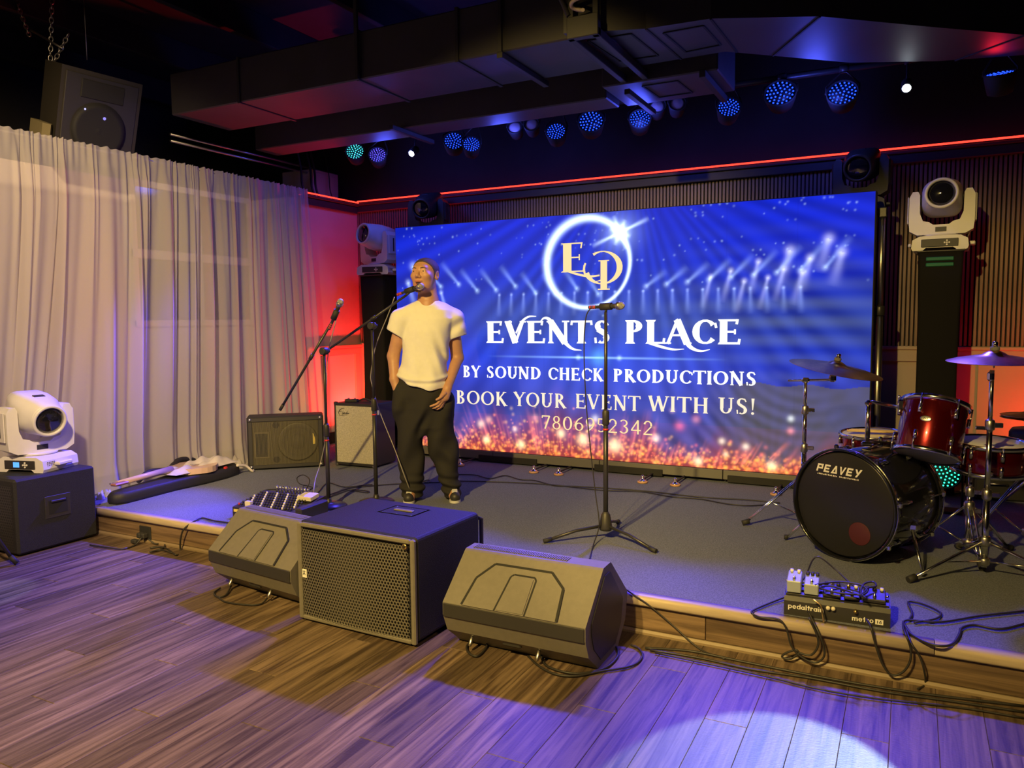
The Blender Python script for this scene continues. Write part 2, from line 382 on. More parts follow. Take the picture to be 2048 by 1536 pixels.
# dark window seen through the sheer curtain
zf = lambda z: 1.45+(z-1.45)*WR/WX
wn = MB()
for z0, z1 in ((1.42, 1.47), (1.95, 2.02), (2.50, 2.55)): wn.b2((WR, 4.42, zf(z0)), (WR+.03, 5.76, zf(z1)), .004)
for y0, y1 in ((4.42, 4.47), (5.10, 5.15), (5.72, 5.76)): wn.b2((WR, y0, zf(1.42)), (WR+.028, y1, zf(2.55)), .004)
win = struct(wn.build('window_1', 'wallpaint'))
for a, b in ((4.47, 5.10), (5.15, 5.72)):
    for c, d in ((1.47, 1.95), (2.02, 2.50)): MB().b2((WR+.002, a, zf(c)), (WR+.012, b, zf(d))).build('pane', mat('dark_glass', (.012, .012, .016), .12), win)

# ceiling with joists, ducts below it
ce = struct(MB().b2((-8, -4, 4.1), (4, 7, 4.2)).build('ceiling', 'darkwall'))
for jx in np.arange(-7.4, 3.2, 1.15):
    MB().b2((jx-.03, -3.5, 3.86), (jx+.03, WY, 4.1), .004).build('joist', 'darkwall', ce)
wo = struct(MB().b2((-8.0, -4, 0), (-7.9, 7, 4.1)).build('wall_outer', 'darkwall'))
wr_ = struct(MB().b2((3.0, -4, 0), (3.1, 7, 4.1)).build('wall_right', 'darkwall'))

d1 = thing('air_duct', 'long straight brown-black air duct crossing under the ceiling above the stage', 'duct', (-3.5, 4.65, 3.1))
def lo(p, t): return tuple(a-b for a, b in zip(p, t.location))
def bx(t, a, b, name, m_, r=.004): return MB().b2(lo(a, t), lo(b, t), r).build(name, m_, t)
bx(d1, (-5.30, 4.36, 3.10), (-2.33, 4.95, 3.42), 'duct_section', 'duct', .008)
bx(d1, (-2.325, 4.35, 3.10), (-1.85, 4.96, 3.60), 'duct_section', 'duct', .008)
for x in (-4.55, -3.42, -2.63):
    MB().b2(lo((x-.012, 4.348, 3.09), d1), lo((x+.012, 4.96, 3.43), d1), .002).build('seam_flange', 'ductdark', d1)
for x in (-3.42, -2.31):
    bx(d1, (x-.014, 4.33, 3.095), (x+.014, 4.35, 4.1), 'hanger_strap', 'ductdark', .002)
bx(d1, (-2.33, 4.33, 3.06), (-2.29, 5.02, 3.095), 'hanger_angle', 'ductdark', .002)

d2 = thing('air_duct', 'wide kinked air duct with square access hatches above the screen', 'duct', (-.6, 4.8, 3.1))
foot = [(-1.845, 4.25), (-1.40, 4.41), (-1.04, 4.44), (-.50, 4.70), (.05, 5.18), (.55, 5.60), (1.5, 5.8), (1.5, 6.04), (.60, 6.02), (.1, 5.88), (-.41, 5.63), (-1.08, 5.02), (-1.62, 5.02), (-1.845, 4.98)]
MB().prism([(x+.6, y-4.8) for x, y in foot], .62).build('duct_section', 'duct', d2)
def under(t, pts, wd, name='seam_flange', m_='seam', z=3.1):     # flat strip proud of a duct's underside
    mb = MB()
    for (a, b), (c, d) in zip(pts[:-1], pts[1:]):
        v = Vector((c-a, d-b, 0)).normalized(); n = Vector((-v.y, v.x, 0))*wd/2
        P_ = [Vector((a, b, 0))-n, Vector((c, d, 0))-n, Vector((c, d, 0))+n, Vector((a, b, 0))+n]
        mb.prism([(p.x-t.location.x, p.y-t.location.y) for p in P_], .006, (0, 0, z-t.location.z-.006))
    return mb.build(name, m_, t)
under(d2, [(-1.40, 4.41), (-1.36, 5.02)], .012); under(d2, [(-1.04, 4.44), (-1.02, 5.06)], .012); under(d2, [(-.50, 4.70), (-.83, 5.24)], .012)
under(d2, [(.55, 5.6), (.2, 5.92)], .012)
under(d2, [(-1.76, 4.42), (-1.72, 4.86), (-1.47, 4.88), (-1.50, 4.44), (-1.76, 4.42)], .012, 'access_hatch')
under(d2, [(-1.33, 4.52), (-1.30, 4.90), (-1.08, 4.88), (-1.10, 4.52), (-1.33, 4.52)], .012, 'access_hatch')
for x in (-1.78, -1.63):
    bx(d2, (x-.02, 4.20, 3.04), (x+.02, 5.15, 3.085), 'hanger_angle', 'ductdark', .003)
    bx(d2, (x-.016, 4.20, 3.085), (x+.016, 4.235, 4.1), 'hanger_strap', 'ductdark', .002)
bx(d2, (-1.80, 4.19, 3.04), (-1.61, 4.24, 3.16), 'bracket', 'ductdark', .004)
MB().tube([lo((-2.0, 4.2, 3.62), d2), lo((-1.79, 4.2, 3.17), d2)], .014, 8).build('brace', 'ductdark', d2)
# coiled cable between the straps
co = [(-1.72+.035*cos(a), 4.155+.03*sin(a), 3.17+a*.0105) for a in np.arange(0, 2*pi*12, .35)]
tag(MB().tube(co, .011, 6).build('coiled_cable', mat('tan_coil', (.62, .50, .40), .5)), 'tan coiled cable rising between two black hanger straps on the duct', 'cable')

d3 = thing('air_duct', 'lower dark duct running behind the first duct just above the lamp row', 'duct', (-3.4, 5.4, 2.98))
bx(d3, (-5.3, 5.24, 2.99), (-1.95, 5.52, 3.36), 'duct_section', 'duct', .008)
bx(d3, (-1.94, 5.12, 3.03), (-1.15, 5.66, 3.40), 'duct_section', 'duct', .008)
for x in (-3.7, -1.75):
    bx(d3, (x-.02, 5.10, 2.955), (x+.02, 5.70, 2.99), 'hanger_angle', 'ductdark', .003)
bx(d3, (-1.26, 5.08, 2.985), (-1.22, 5.75, 3.03), 'hanger_angle', 'ductdark', .003)
under(d3, [(-1.68, 5.22), (-1.66, 5.54), (-1.42, 5.54), (-1.44, 5.22), (-1.68, 5.22)], .012, 'access_hatch', 'seam', 3.03)
# lighting bar the PAR row hangs from
tag(MB().tube([(-5.2, PAR_Y+.10, 3.20), (1.6, PAR_Y+.10, 3.20)], .024, 12).build('lighting_bar', 'blackmetal'), 'black pipe under the ceiling that the row of stage lamps hangs from', 'lighting bar')

# beige cabinet, pipes and cables above the left partition
bg = thing('junction_cabinet', 'pale grey-beige metal cabinet above the left wall below the pipes', 'cabinet', (-5.70, 6.6, 2.66))
MB().b2((-.26, -.34, -.02), (.16, .06, .36), .006).build('body', 'beige', bg)
MB().b2((.158, -.31, .03), (.166, -.02, .33), .003).build('door', 'beige', bg)
for yy, n_ in ((6.02, 0), (6.16, 1), (6.22, 2), (6.44, 3)):
    tag(MB().tube(crom([(-5.56, yy, 3.30), (-5.50, yy+.02, 3.0), (-5.46, yy-.01, 2.82), (-5.44, yy+.03, 2.68)]), .012 if n_ != 3 else .006, 6).build('hanging_cable', 'cable'),
        ['black cable hanging over the left wall nearest the curtain end', 'second black cable hanging over the left wall', 'third black cable over the left wall beside its twin', 'thin black cable in front of the beige cabinet'][n_], 'cable', 'cables over the left wall')
for zz, n_ in ((3.04, 'upper of two thin pipes running above the left wall'), (2.985, 'lower of two thin pipes running above the left wall')):
    tag(MB().tube([(-5.62, 4.6, zz), (-5.62, 6.69, zz)], .011, 8).build('conduit_pipe', 'steel'), n_, 'pipe', 'pipes above the left wall')

# sheer curtain
def curtain():
    nu, nv = 1500, 26; ys = np.linspace(0, 1, nu); out = np.zeros((nv, nu, 3))
    ph = rng.uniform(0, 6.28, 40); base = np.linspace(.9, 5.80, nu)
    warp = .06*np.sin(base*2.3+1)+.04*np.sin(base*5.1+2)+.02*np.sin(base*11.3)
    c = base+warp
    fold = .55*np.sin(c*26+ph[0]+1.2*np.sin(c*3.1))+.35*np.sin(c*41+ph[1]+1.4*np.sin(c*2.3))+.28*np.sin(c*67+ph[2]+np.sin(c*4.7))
    ruff = .5*np.sin(c*150+ph[3]+2*np.sin(c*9))+.5*np.sin(c*93+ph[4])
    tp_ = rng.uniform(.95, 5.78, 90); tw = rng.uniform(.006, .016, 90); ta_ = rng.uniform(.010, .030, 90)*np.where(rng.random(90) < .5, -1, 1); tl_ = rng.uniform(.25, 1.3, 90)
    for j in range(nv):
        t = j/(nv-1)                                    # 0 top, 1 bottom
        z0 = np.where(base < EDGE+.01, .02, STG+.012)
        z = 2.715+.006*ruff*(t < .05)+(z0-2.715)*t
        amp = .022+.026*min(1, t*2.2)+.012*t
        if t < .05: amp = .012
        x = -5.205+fold*amp*(.85+.3*np.sin(base*1.7+t*2))+ruff*(.010*max(0, 1-t*12))
        for p_, w_, a_, l_ in zip(tp_, tw, ta_, tl_): x = x+a_*np.exp(-((base-p_-.05*t*sin(p_*7))/(w_*(1+1.2*t)))**2)*max(0, 1-t/l_)*min(1, t*14)
        if t > .93: x = x+.05*(t-.93)/.07*(.5+.5*np.sin(c*9))
        s = (base-.9)/4.9
        x = x-(.40*np.clip((3.75-base)/.5, 0, 1)+.10*np.clip((5.5-base)/1.2, 0, 1)*np.clip((base-3.25)/.5, 0, 1))*min(1, max(0, (t-.15)/.70))**1.2
        y = base+(.10*t*np.sin(base*.9+.4)+.30*t*np.clip(s-.55, 0, 1)*1.6)+.012*np.cos(c*26+ph[0])
        out[j] = np.stack([x, y, z], 1)
    mb = MB(); mb.v = [tuple(p) for p in out.reshape(-1, 3).tolist()]
    mb.f = [(j*nu+i, j*nu+i+1, (j+1)*nu+i+1, (j+1)*nu+i) for j in range(nv-1) for i in range(nu-1)]
    mb.fm = [0]*len(mb.f); mb.sm = [True]*len(mb.f); return mb
def sheer():
    m = bpy.data.materials.new('sheer_voile'); m.use_nodes = True; nt = m.node_tree; nt.nodes.clear()
    N = nt.nodes.new; L = nt.links.new
    df = N('ShaderNodeBsdfDiffuse'); tl = N('ShaderNodeBsdfTranslucent'); tp = N('ShaderNodeBsdfTransparent'); o = N('ShaderNodeOutputMaterial')
    df.inputs[0].default_value = (.74, .70, .68, 1); tl.inputs[0].default_value = (.70, .66, .64, 1); tp.inputs[0].default_value = (1, 1, 1, 1)
    a = N('ShaderNodeMixShader'); a.inputs[0].default_value = .32; L(df.outputs[0], a.inputs[1]); L(tl.outputs[0], a.inputs[2])
    b = N('ShaderNodeMixShader'); b.inputs[0].default_value = .60; L(tp.outputs[0], b.inputs[1]); L(a.outputs[0], b.inputs[2]); L(b.outputs[0], o.inputs[0]); return m
cu = thing('sheer_curtain', 'floor-length white sheer curtain in soft folds along the left side of the stage', 'curtain', (0, 0, 0))
curtain().build('voile', sheer(), cu)
MB().tube([(-5.225, .9, 2.69), (-5.225, 5.82, 2.69)], .006, 8).build('curtain_rod', 'steel', cu)
# ================================================================== lettering (drawn stroke by stroke)
def _line(x0, y0, x1, y1, w0, w1=None):
    w1 = w0 if w1 is None else w1; dx, dy = x1-x0, y1-y0; l = sqrt(dx*dx+dy*dy) or 1; nx, ny = -dy/l, dx/l
    return [[(x0+nx*w0/2, y0+ny*w0/2), (x0-nx*w0/2, y0-ny*w0/2), (x1-nx*w1/2, y1-ny*w1/2), (x1+nx*w1/2, y1+ny*w1/2)]]
def _hbar(x0, x1, y0, y1): return [[(x0, y0), (x1, y0), (x1, y1), (x0, y1)]]
def _arc(cx, cy, rx, ry, a0, a1, tmin, tmax, n=14, pw=1.3):
    """elliptic arc, heavy at the sides and thin at top and bottom"""
    out = []; pr = None
    for i in range(n+1):
        a = radians(a0+(a1-a0)*i/n); t = tmin+(tmax-tmin)*abs(cos(a))**pw
        o = (cx+rx*cos(a), cy+ry*sin(a)); q = (cx+max(rx-t, .001)*cos(a), cy+max(ry-t*.9, .001)*sin(a))
        if pr: out.append([pr[0], o, q, pr[1]])
        pr = (o, q)
    return out
def _curve(pts, ws):
    P_ = crom([(x, y, 0) for x, y in pts], 5); n = len(P_); out = []; pr = None
    wi = np.interp(np.linspace(0, 1, n), np.linspace(0, 1, len(ws)), ws)
    for i, p in enumerate(P_):
        t = (P_[min(i+1, n-1)]-P_[max(i-1, 0)]); t.normalize(); nx, ny = -t.y*wi[i]/2, t.x*wi[i]/2
        cur = ((p.x+nx, p.y+ny), (p.x-nx, p.y-ny))
        if pr: out.append([pr[0], pr[1], cur[1], cur[0]])
        pr = cur
    return out
def glyph(ch, T, t, sf):
    """serif capital of height 1; T stem width, t hairline, sf serif length. returns (polys, advance)"""
    S_ = lambda x, w_=None: [[(x-(w_ or T)/2, 0), (x+(w_ or T)/2, 0), (x+(w_ or T)/2, 1), (x-(w_ or T)/2, 1)]] + \
        ([[(x-(w_ or T)/2-sf, y0), (x+(w_ or T)/2+sf, y0), (x+(w_ or T)/2+sf*.4, y1), (x-(w_ or T)/2-sf*.4, y1)] for y0, y1 in ((0, t*.9), (1, 1-t*.9))] if sf else [])
    if ch == 'E': return S_(.2)+_hbar(.2, .66, 1-t, 1)+_hbar(.2, .58, .5-t/2, .5+t/2)+_hbar(.2, .70, 0, t)+_line(.65, 1, .62, .80, t)+_line(.69, 0, .72, .22, t)+_line(.57, .40, .57, .60, t*.8), .80
    if ch == 'V': return _line(.10, 1, .42, 0, T)+_line(.42, 0, .74, 1, t*1.2)+_hbar(-.02, .28, 1-t*.8, 1)+_hbar(.60, .86, 1-t*.8, 1), .84
    if ch == 'N': return S_(.16, t*1.4)+_line(.14, 1, .72, 0, T)+_line(.74, 0, .74, 1, t*1.4)+_hbar(.60, .88, 1-t*.8, 1)+_hbar(.0, .2, 1-t*.8, 1), .92
    if ch == 'T': return S_(.40)+_hbar(.02, .78, 1-t, 1)+_line(.04, 1, .02, .80, t)+_line(.76, 1, .78, .80, t), .80
    if ch == 'S': return _arc(.34, .745, .26, .255, 60, 270, t, T*.9)+_arc(.34, .26, .28, .26, -120, 90, t, T)+_line(.47, .97, .56, .78, t)+_line(.10, .26, .12, .02, t)+_line(.20, .62, .50, .40, T*.9), .68
    if ch == 'P': return S_(.2)+_arc(.32, .745, .32, .255, -90, 90, t, T)+_hbar(.2, .34, 1-t, 1)+_hbar(.2, .34, .49, .49+t), .72
    if ch == 'L': return S_(.2)+_hbar(.2, .66, 0, t)+_line(.65, 0, .68, .24, t), .72
    if ch == 'A': return _line(.06, 0, .40, 1, t*1.3)+_line(.38, 1, .74, 0, T)+_hbar(.20, .60, .32, .32+t)+_hbar(-.06, .18, 0, t*.8)+_hbar(.60, .88, 0, t*.8), .84
    if ch == 'C': return _arc(.48, .5, .44, .5, 42, 318, t, T)+_line(.80, .86, .84, .66, t), .86
    if ch == 'B': return S_(.2)+_arc(.30, .76, .29, .24, -90, 90, t, T)+_arc(.30, .27, .34, .27, -90, 90, t, T)+_hbar(.2, .32, 1-t, 1)+_hbar(.2, .32, .50, .50+t)+_hbar(.2, .32, 0, t), .74
    if ch == 'Y': return _line(.08, 1, .40, .48, T)+_line(.72, 1, .40, .48, t*1.2)+_hbar(.40-T/2, .40+T/2, 0, .52)+_hbar(-.02, .24, 1-t*.8, 1)+_hbar(.60, .84, 1-t*.8, 1)+_hbar(.26, .54, 0, t*.8), .80
    if ch == 'O': return _arc(.48, .5, .46, .5, 0, 360, t, T, 28), .96
    if ch == 'U': return _hbar(.2-T/2, .2+T/2, .32, 1)+_hbar(.70-t*.7, .70+t*.7, .32, 1)+_arc(.42, .34, .31, .34, 180, 360, t, T*.9)+_hbar(.02, .36, 1-t*.8, 1)+_hbar(.56, .84, 1-t*.8, 1), .86
    if ch == 'D': return S_(.2)+_arc(.30, .5, .52, .5, -90, 90, t, T, 18)+_hbar(.2, .32, 1-t, 1)+_hbar(.2, .32, 0, t), .88
    if ch == 'H': return S_(.2)+S_(.72)+_hbar(.2, .72, .48, .48+t), .92
    if ch == 'K': return S_(.2)+_line(.22, .42, .66, 1, t*1.2)+_line(.34, .58, .72, 0, T)+_hbar(.54, .78, 1-t*.8, 1)+_hbar(.58, .86, 0, t*.8), .86
    if ch == 'R': return S_(.2)+_arc(.32, .755, .30, .245, -90, 90, t, T)+_hbar(.2, .34, 1-t, 1)+_hbar(.2, .34, .51, .51+t)+_line(.34, .54, .72, 0, T)+_hbar(.62, .84, 0, t*.8), .82
    if ch == 'I': return S_(.18), .36
    if ch == 'W': return _line(.08, 1, .34, 0, T)+_line(.34, 0, .58, 1, t*1.2)+_line(.56, 1, .82, 0, T)+_line(.82, 0, 1.08, 1, t*1.2)+_hbar(-.02, .22, 1-t*.8, 1)+_hbar(.96, 1.2, 1-t*.8, 1), 1.16
    if ch == '!': return [[(.10, 1), (.15, .28), (.19, .28), (.26, 1)]]+_arc(.17, .08, .08, .08, 0, 360, .08, .08, 12), .34
    if ch == '7': return _hbar(.06, .62, 1-t*1.3, 1)+_line(.60, .97, .26, 0, T*.8)+_line(.07, 1, .06, .80, t), .68
    if ch == '8': return _arc(.35, .75, .24, .25, 0, 360, t, T*.8, 22)+_arc(.35, .27, .29, .27, 0, 360, t, T*.8, 22), .70
    if ch == '0': return _arc(.37, .5, .33, .5, 0, 360, t, T, 26), .74
    if ch == '6': return _arc(.37, .30, .30, .30, 0, 360, t, T*.85, 22)+_curve([(.60, 1), (.30, .80), (.12, .48), (.11, .30)], [t, T*.6, T*.8, T*.8]), .72
    if ch == '9': return _arc(.35, .70, .30, .30, 0, 360, t, T*.85, 22)+_curve([(.12, 0), (.42, .20), (.60, .52), (.61, .70)], [t, T*.6, T*.8, T*.8]), .72
    if ch == '5': return _hbar(.14, .58, 1-t*1.3, 1)+_line(.16, 1, .12, .56, t*1.2)+_arc(.30, .30, .32, .30, -130, 120, t, T*.9, 18), .68
    if ch == '2': return _arc(.34, .71, .28, .29, -20, 170, t, T*.9)+_line(.56, .60, .08, .04, T*.6, t)+_hbar(.06, .64, 0, t*1.4), .70
    if ch == '3': return _arc(.30, .76, .27, .24, -90, 150, t, T*.8)+_arc(.30, .27, .31, .27, -150, 90, t, T*.9), .68
    if ch == '4': return _line(.50, 1, .06, .28, t*1.2)+_hbar(.04, .68, .24, .24+t*1.2)+_hbar(.44, .44+T*.8, 0, 1), .72
    return [], .45
def text_polys(s, x0, x1, z0, h, T=.17, t=.06, sf=.07, gap=.08, space=.42):
    """lay s out so that it spans x0..x1 with cap height h from z0"""
    out = []; cx = 0
    for ch in s:
        if ch == ' ': cx += space; continue
        g, adv = glyph(ch, T, t, sf); out += [[(px+cx, py) for px, py in p] for p in g]; cx += adv+gap
    tot = cx-gap; k = (x1-x0)/tot
    return [[(x0+px*k, z0+py*h) for px, py in p] for p in out]
def flat_polys(polys, name, material, parent, y=0., d=.0015, ax=((1, 0, 0), (0, 0, 1), (0, -1, 0)), org=(0, 0, 0)):
    u, v, w_ = [Vector(a) for a in ax]; mb = MB(); o = Vector(org)
    for i, p in enumerate(polys):
        q = [o+u*a+v*b+w_*(d+(i % 7)*.00004) for a, b in p]
        n = Vector((0, 0, 0))
        for a, b in zip(q, q[1:]+q[:1]): n += a.cross(b)
        if n.dot(w_) < 0: q = q[::-1]
        mb.add(q, [tuple(range(len(q)))], False)
    return mb.build(name, material, parent)

# ================================================================== LED video wall
SX0, SX1, SZ0, SZ1, SY = -4.290, -.248, .282, 2.305, 5.95
scr = thing('led_video_wall', 'large bright blue video wall showing the EVENTS PLACE advert behind the performer', 'video wall', ((SX0+SX1)/2, SY, STG))
OX, OY, OZ = (SX0+SX1)/2, SY, STG
W_, H_ = SX1-SX0, SZ1-SZ0
def screen_face():
    nu, nv = 620, 312
    x = np.linspace(SX0, SX1, nu); z = np.linspace(SZ0, SZ1, nv); X, Z = np.meshgrid(x, z)
    r = np.random.default_rng(5)
    g = lambda cx, cz, s, s2=None: np.exp(-(((X-cx)/s)**2+((Z-cz)/(s2 or s))**2))
    v = (Z-SZ0)/H_; u = (X-SX0)/W_
    c = np.zeros((nv, nu, 3))
    top = np.array([.006, .020, .62]); mid = np.array([.022, .045, .48]); low = np.array([.10, .075, .24])
    f = np.clip((1-v)*1.5, 0, 1)[..., None]; c = top*(1-f)+mid*f
    f = np.clip((.42-v)/.40, 0, 1)[..., None]; c = c*(1-f)+low*f
    c *= (1+.5*g(-2.3, 1.6, 1.0)[..., None]*np.array([1.2, 1.2, .25]))
    # arena floor haze in the middle distance: greyer band
    band = np.exp(-((Z-1.45)/.26)**2)*np.clip((X+3.9)/.6, 0, 1)
    c += band[..., None]*np.array([.030, .034, .01])-band[..., None]*np.array([0, 0, .20])
    # light-ray streaks fanning out from above the logo, plus finer interference ripples of the panel
    ang = np.arctan2(X+2.0, Z-2.75); rad = np.hypot(X+2.0, Z-2.75)
    ray = .5+.5*np.sin(ang*58+1.5*np.sin(ang*13))
    c *= (.80+.42*ray*np.clip(rad/1.2, 0, 1))[..., None]
    ang2 = np.arctan2(X+.9, Z-.15); ray2 = np.sin(ang2*40+rad*3)
    c *= (1+.17*ray2*np.clip((1.25-Z)/.6, 0, 1))[..., None]
    c[..., :2] += (.035*np.clip(np.sin(Z*46+.5*np.sin(X*2))*np.exp(-((X+.8)/.7)**2)*np.exp(-((Z-1.45)/.45)**2), -1, 1))[..., None]
    # brighter blue bloom lower centre, right-hand lower cabinets greyed by painted-in key-light wash and moire
    c += g(-2.2, 1.05, .9, .35)[..., None]*np.array([.012, .03, .30])
    c += g(-3.6, 1.15, .5, .4)[..., None]*np.array([.01, .01, .20])
    edge = np.clip((X+1.45)/.35, 0, 1)*(Z < .955-.02*(X+1.4)/1.2+.012*np.sin(X*17))
    grey = np.array([.150, .112, .118]); c = c*(1-.74*edge[..., None])+grey*.74*edge[..., None]
    rip = np.sin(np.hypot(X+.65, Z-1.35)*70)*np.exp(-((Z-.72)/.28)**2)*np.clip((X+1.9)/.7, 0, 1)*np.clip((-.35-X)/.4, 0, 1)
    c += rip[..., None]*np.array([.02, .015, .05])
    def dot(cx, cz, s, col, s2=None):
        i0, i1 = np.searchsorted(x, (cx-4*s, cx+4*s)); k = s2 or s; j0, j1 = np.searchsorted(z, (cz-4*k, cz+4*k))
        if i1 <= i0 or j1 <= j0: return
        c[j0:j1, i0:i1] += (np.exp(-(((X[j0:j1, i0:i1]-cx)/s)**2+((Z[j0:j1, i0:i1]-cz)/k)**2)))[..., None]*np.array(col)
    def streak(x0, z0, x1, z1, wd, col):
        L = sqrt((x1-x0)**2+(z1-z0)**2); ux, uz = (x1-x0)/L, (z1-z0)/L
        i0, i1 = np.searchsorted(x, (min(x0, x1)-4*wd, max(x0, x1)+4*wd)); j0, j1 = np.searchsorted(z, (min(z0, z1)-4*wd, max(z0, z1)+4*wd))
        if i1 <= i0 or j1 <= j0: return
        a = (X[j0:j1, i0:i1]-x0)*ux+(Z[j0:j1, i0:i1]-z0)*uz; b = -(X[j0:j1, i0:i1]-x0)*uz+(Z[j0:j1, i0:i1]-z0)*ux
        k = np.clip(a/L, 0, 1); c[j0:j1, i0:i1] += (np.exp(-(b/(wd*(.6+k*.9)))**2)*(a > 0)*(a < L)*(1-k)**.7)[..., None]*np.array(col)
    for _ in range(120):                                   # star dots
        cx, cz = r.uniform(SX0, SX1), SZ1-abs(r.normal(0, .30)); b = r.uniform(.15, .7)
        dot(cx, cz, r.uniform(.005, .009), (b*.5, b*.55, b*.5))
        if r.random() < .3: dot(cx+.055, cz, .007, (b*.6, b*.65, b*.5))
    for i in range(9):                                     # slanted stage beams left of the logo
        cx = -3.86+i*.17+.02*i; cz = 1.80-.012*i+.03*sin(i*2)
        streak(cx+.06, cz-.05, cx-.14+.012*i, cz+.16-.006*i, .018, (.30, .36, .55)); dot(cx+.06, cz-.05, .020, (.35, .4, .4))
    for i in range(9):                                     # and right of it
        cx = -1.88+i*.165; cz = 1.70+.012*i
        streak(cx, cz, cx+.17, cz+.12+.012*i, .018, (.30, .34, .50)); dot(cx, cz, .020, (.36, .38, .40))
    for i in range(22):                                    # row of downlights
        cx = -3.2+i*.118; streak(cx, 1.665+.008*sin(i*3), cx+.01*(i-11)/11, 1.47, .016, (.20, .22, .40)); dot(cx, 1.665, .011, (.35, .36, .5))
    for cx, cz, s in ((-4.10, 1.95, .05), (-4.16, 1.80, .035), (-4.0, 1.74, .03), (-3.92, 1.78, .028), (-3.8, 1.70, .026)):
        streak(cx, cz, cx+.05+s, cz-.26, s*.7, (.40, .42, .60)); dot(cx, cz, s*.7, (.45, .45, .50))
    for cx, cz, s in ((-.54, 2.00, .042), (-.80, 1.93, .040), (-.45, 1.90, .040), (-.66, 1.87, .034), (-1.02, 1.86, .026), (-1.22, 1.80, .024), (-.84, 1.80, .026), (-.71, 1.77, .030), (-1.12, 1.72, .024), (-1.37, 1.76, .022), (-.95, 1.74, .022)):
        streak(cx, cz, cx-.06, cz-.24, s*.75, (.42, .36, .50)); dot(cx, cz, s*.8, (.60, .48, .42))
    # glitter at the foot of the picture: fine sparks, fans of red rays and bokeh
    h = .10+.17*np.exp(-((X+2.6)/.75)**2)+.05*np.sin(X*9)+.03*np.sin(X*23)
    glow = np.clip(1-(Z-SZ0)/(h*2.0), 0, 1)**1.4
    c = c*(1-.9*glow[..., None])+glow[..., None]*np.array([.40, .040, .025])
    for i in range(170):
        a = r.uniform(SX0, SX1); L = r.uniform(.10, .34)*(1.25 if -3.5 < a < -1.8 else .6); k = (a+2.45)*.42
        b = r.uniform(.12, .42); streak(a, SZ0+r.uniform(.0, .12), a+k*L, SZ0+L+.05, r.uniform(.006, .014), (b*1.3, b*.28, b*.16))
    for i in range(1400):
        a = r.uniform(SX0, SX1); hh = .05+.15*np.exp(-((a+2.6)/.8)**2)+.05
        zz = SZ0+abs(r.normal(0, hh*.62)); s = r.uniform(.005, .015); b = r.uniform(.2, .9)
        dot(a, zz, s, (b, b*r.uniform(.14, .55), b*r.uniform(.0, .08)))
    for cx, cz, s in ((-2.14, .41, .05), (-2.42, .44, .045), (-2.62, .48, .035), (-1.45, .33, .03), (-3.35, .38, .03), (-.9, .34, .03), (-3.0, .36, .035)):
        dot(cx, cz, s, (1.4, 1.1, .5))
    for cx, cz, s, col in ((-3.40, .52, .032, (1., .80, .42)), (-3.32, .56, .03, (.9, .45, .2)), (-3.06, .49, .022, (.9, .7, .5)), (-2.86, .60, .03, (.75, .30, .22)), (-2.31, .62, .030, (.9, .7, .5)),
                           (-2.36, .56, .022, (.8, .6, .5)), (-1.79, .49, .030, (1., .8, .6)), (-1.60, .60, .035, (.8, .12, .12)), (-1.47, .66, .03, (.8, .22, .2)), (-1.27, .50, .024, (1., .85, .55)),
                           (-1.09, .47, .024, (1., .9, .6)), (-.77, .70, .022, (1., .85, .7)), (-.77, .61, .024, (.9, .25, .2)), (-1.66, .72, .02, (.6, .3, .3)), (-1.24, .40, .02, (1., .8, .4))):
        dot(cx, cz, s, col)
    # logo ring: thick at the upper right, open at the lower right; starburst
    a = np.arctan2(Z-1.905, X+2.378); rr = np.hypot(X+2.378, Z-1.905)
    th = .012+.020*(.5+.5*np.cos(a-radians(140)))
    ring = np.exp(-((rr-.365)/th)**2)
    c += (1.7*ring)[..., None]*np.array([.9, .92, 1.0])
    for k in range(8):
        L = (.26, .11, .15, .10)[k % 4]; t_ = radians(22+45*k)
        streak(-2.097, 2.135, -2.097+L*cos(t_), 2.135+L*sin(t_)*1.0, .012, (1.3, 1.35, 1.4))
    dot(-2.097, 2.135, .055, (2.2, 2.2, 2.2)); dot(-2.097, 2.135, .15, (.28, .30, .35))
    # divider line below the headline
    c += (np.exp(-((Z-1.128)/.008)**2)*np.clip(1-abs(X+2.28)/1.05, 0, 1)*(.9))[..., None]*np.array([.5, .7, .8])
    dot(-2.28, 1.128, .07, (.10, .32, .42)); dot(-2.46, 1.128, .018, (.5, .6, .7)); dot(-2.10, 1.128, .018, (.5, .6, .7)); dot(-2.45, 1.128, .10, (.2, .3, .3), .006)
    # 0.5 m cabinet joints, barely visible
    for k in range(1, 8): c[:, int(nu*k/8)] *= .93
    for k in range(1, 4): c[int(nv*k/4), :] *= .95
    c = np.clip(c, .003, 2.4); c[..., 0] *= np.where(Z < .62, .95, .72); c[..., 1] *= .90
    vs = np.stack([X-OX, np.zeros_like(X), Z-OZ], -1).reshape(-1, 3)
    idx = np.arange(nu*nv).reshape(nv, nu); q = np.stack([idx[:-1, :-1], idx[:-1, 1:], idx[1:, 1:], idx[1:, :-1]], -1).reshape(-1, 4)
    me = bpy.data.meshes.new('screen_face'); me.vertices.add(len(vs)); me.vertices.foreach_set('co', vs.ravel())
    me.loops.add(q.size); me.loops.foreach_set('vertex_index', q.ravel()); me.polygons.add(len(q)); me.polygons.foreach_set('loop_start', np.arange(0, q.size, 4)); me.update(calc_edges=True)
    at = me.color_attributes.new('picture', 'FLOAT_COLOR', 'POINT'); at.data.foreach_set('color', np.concatenate([c.reshape(-1, 3), np.ones((nu*nv, 1))], 1).ravel())
    m = bpy.data.materials.new('led_picture'); m.use_nodes = True; nt = m.node_tree; nt.nodes.clear()
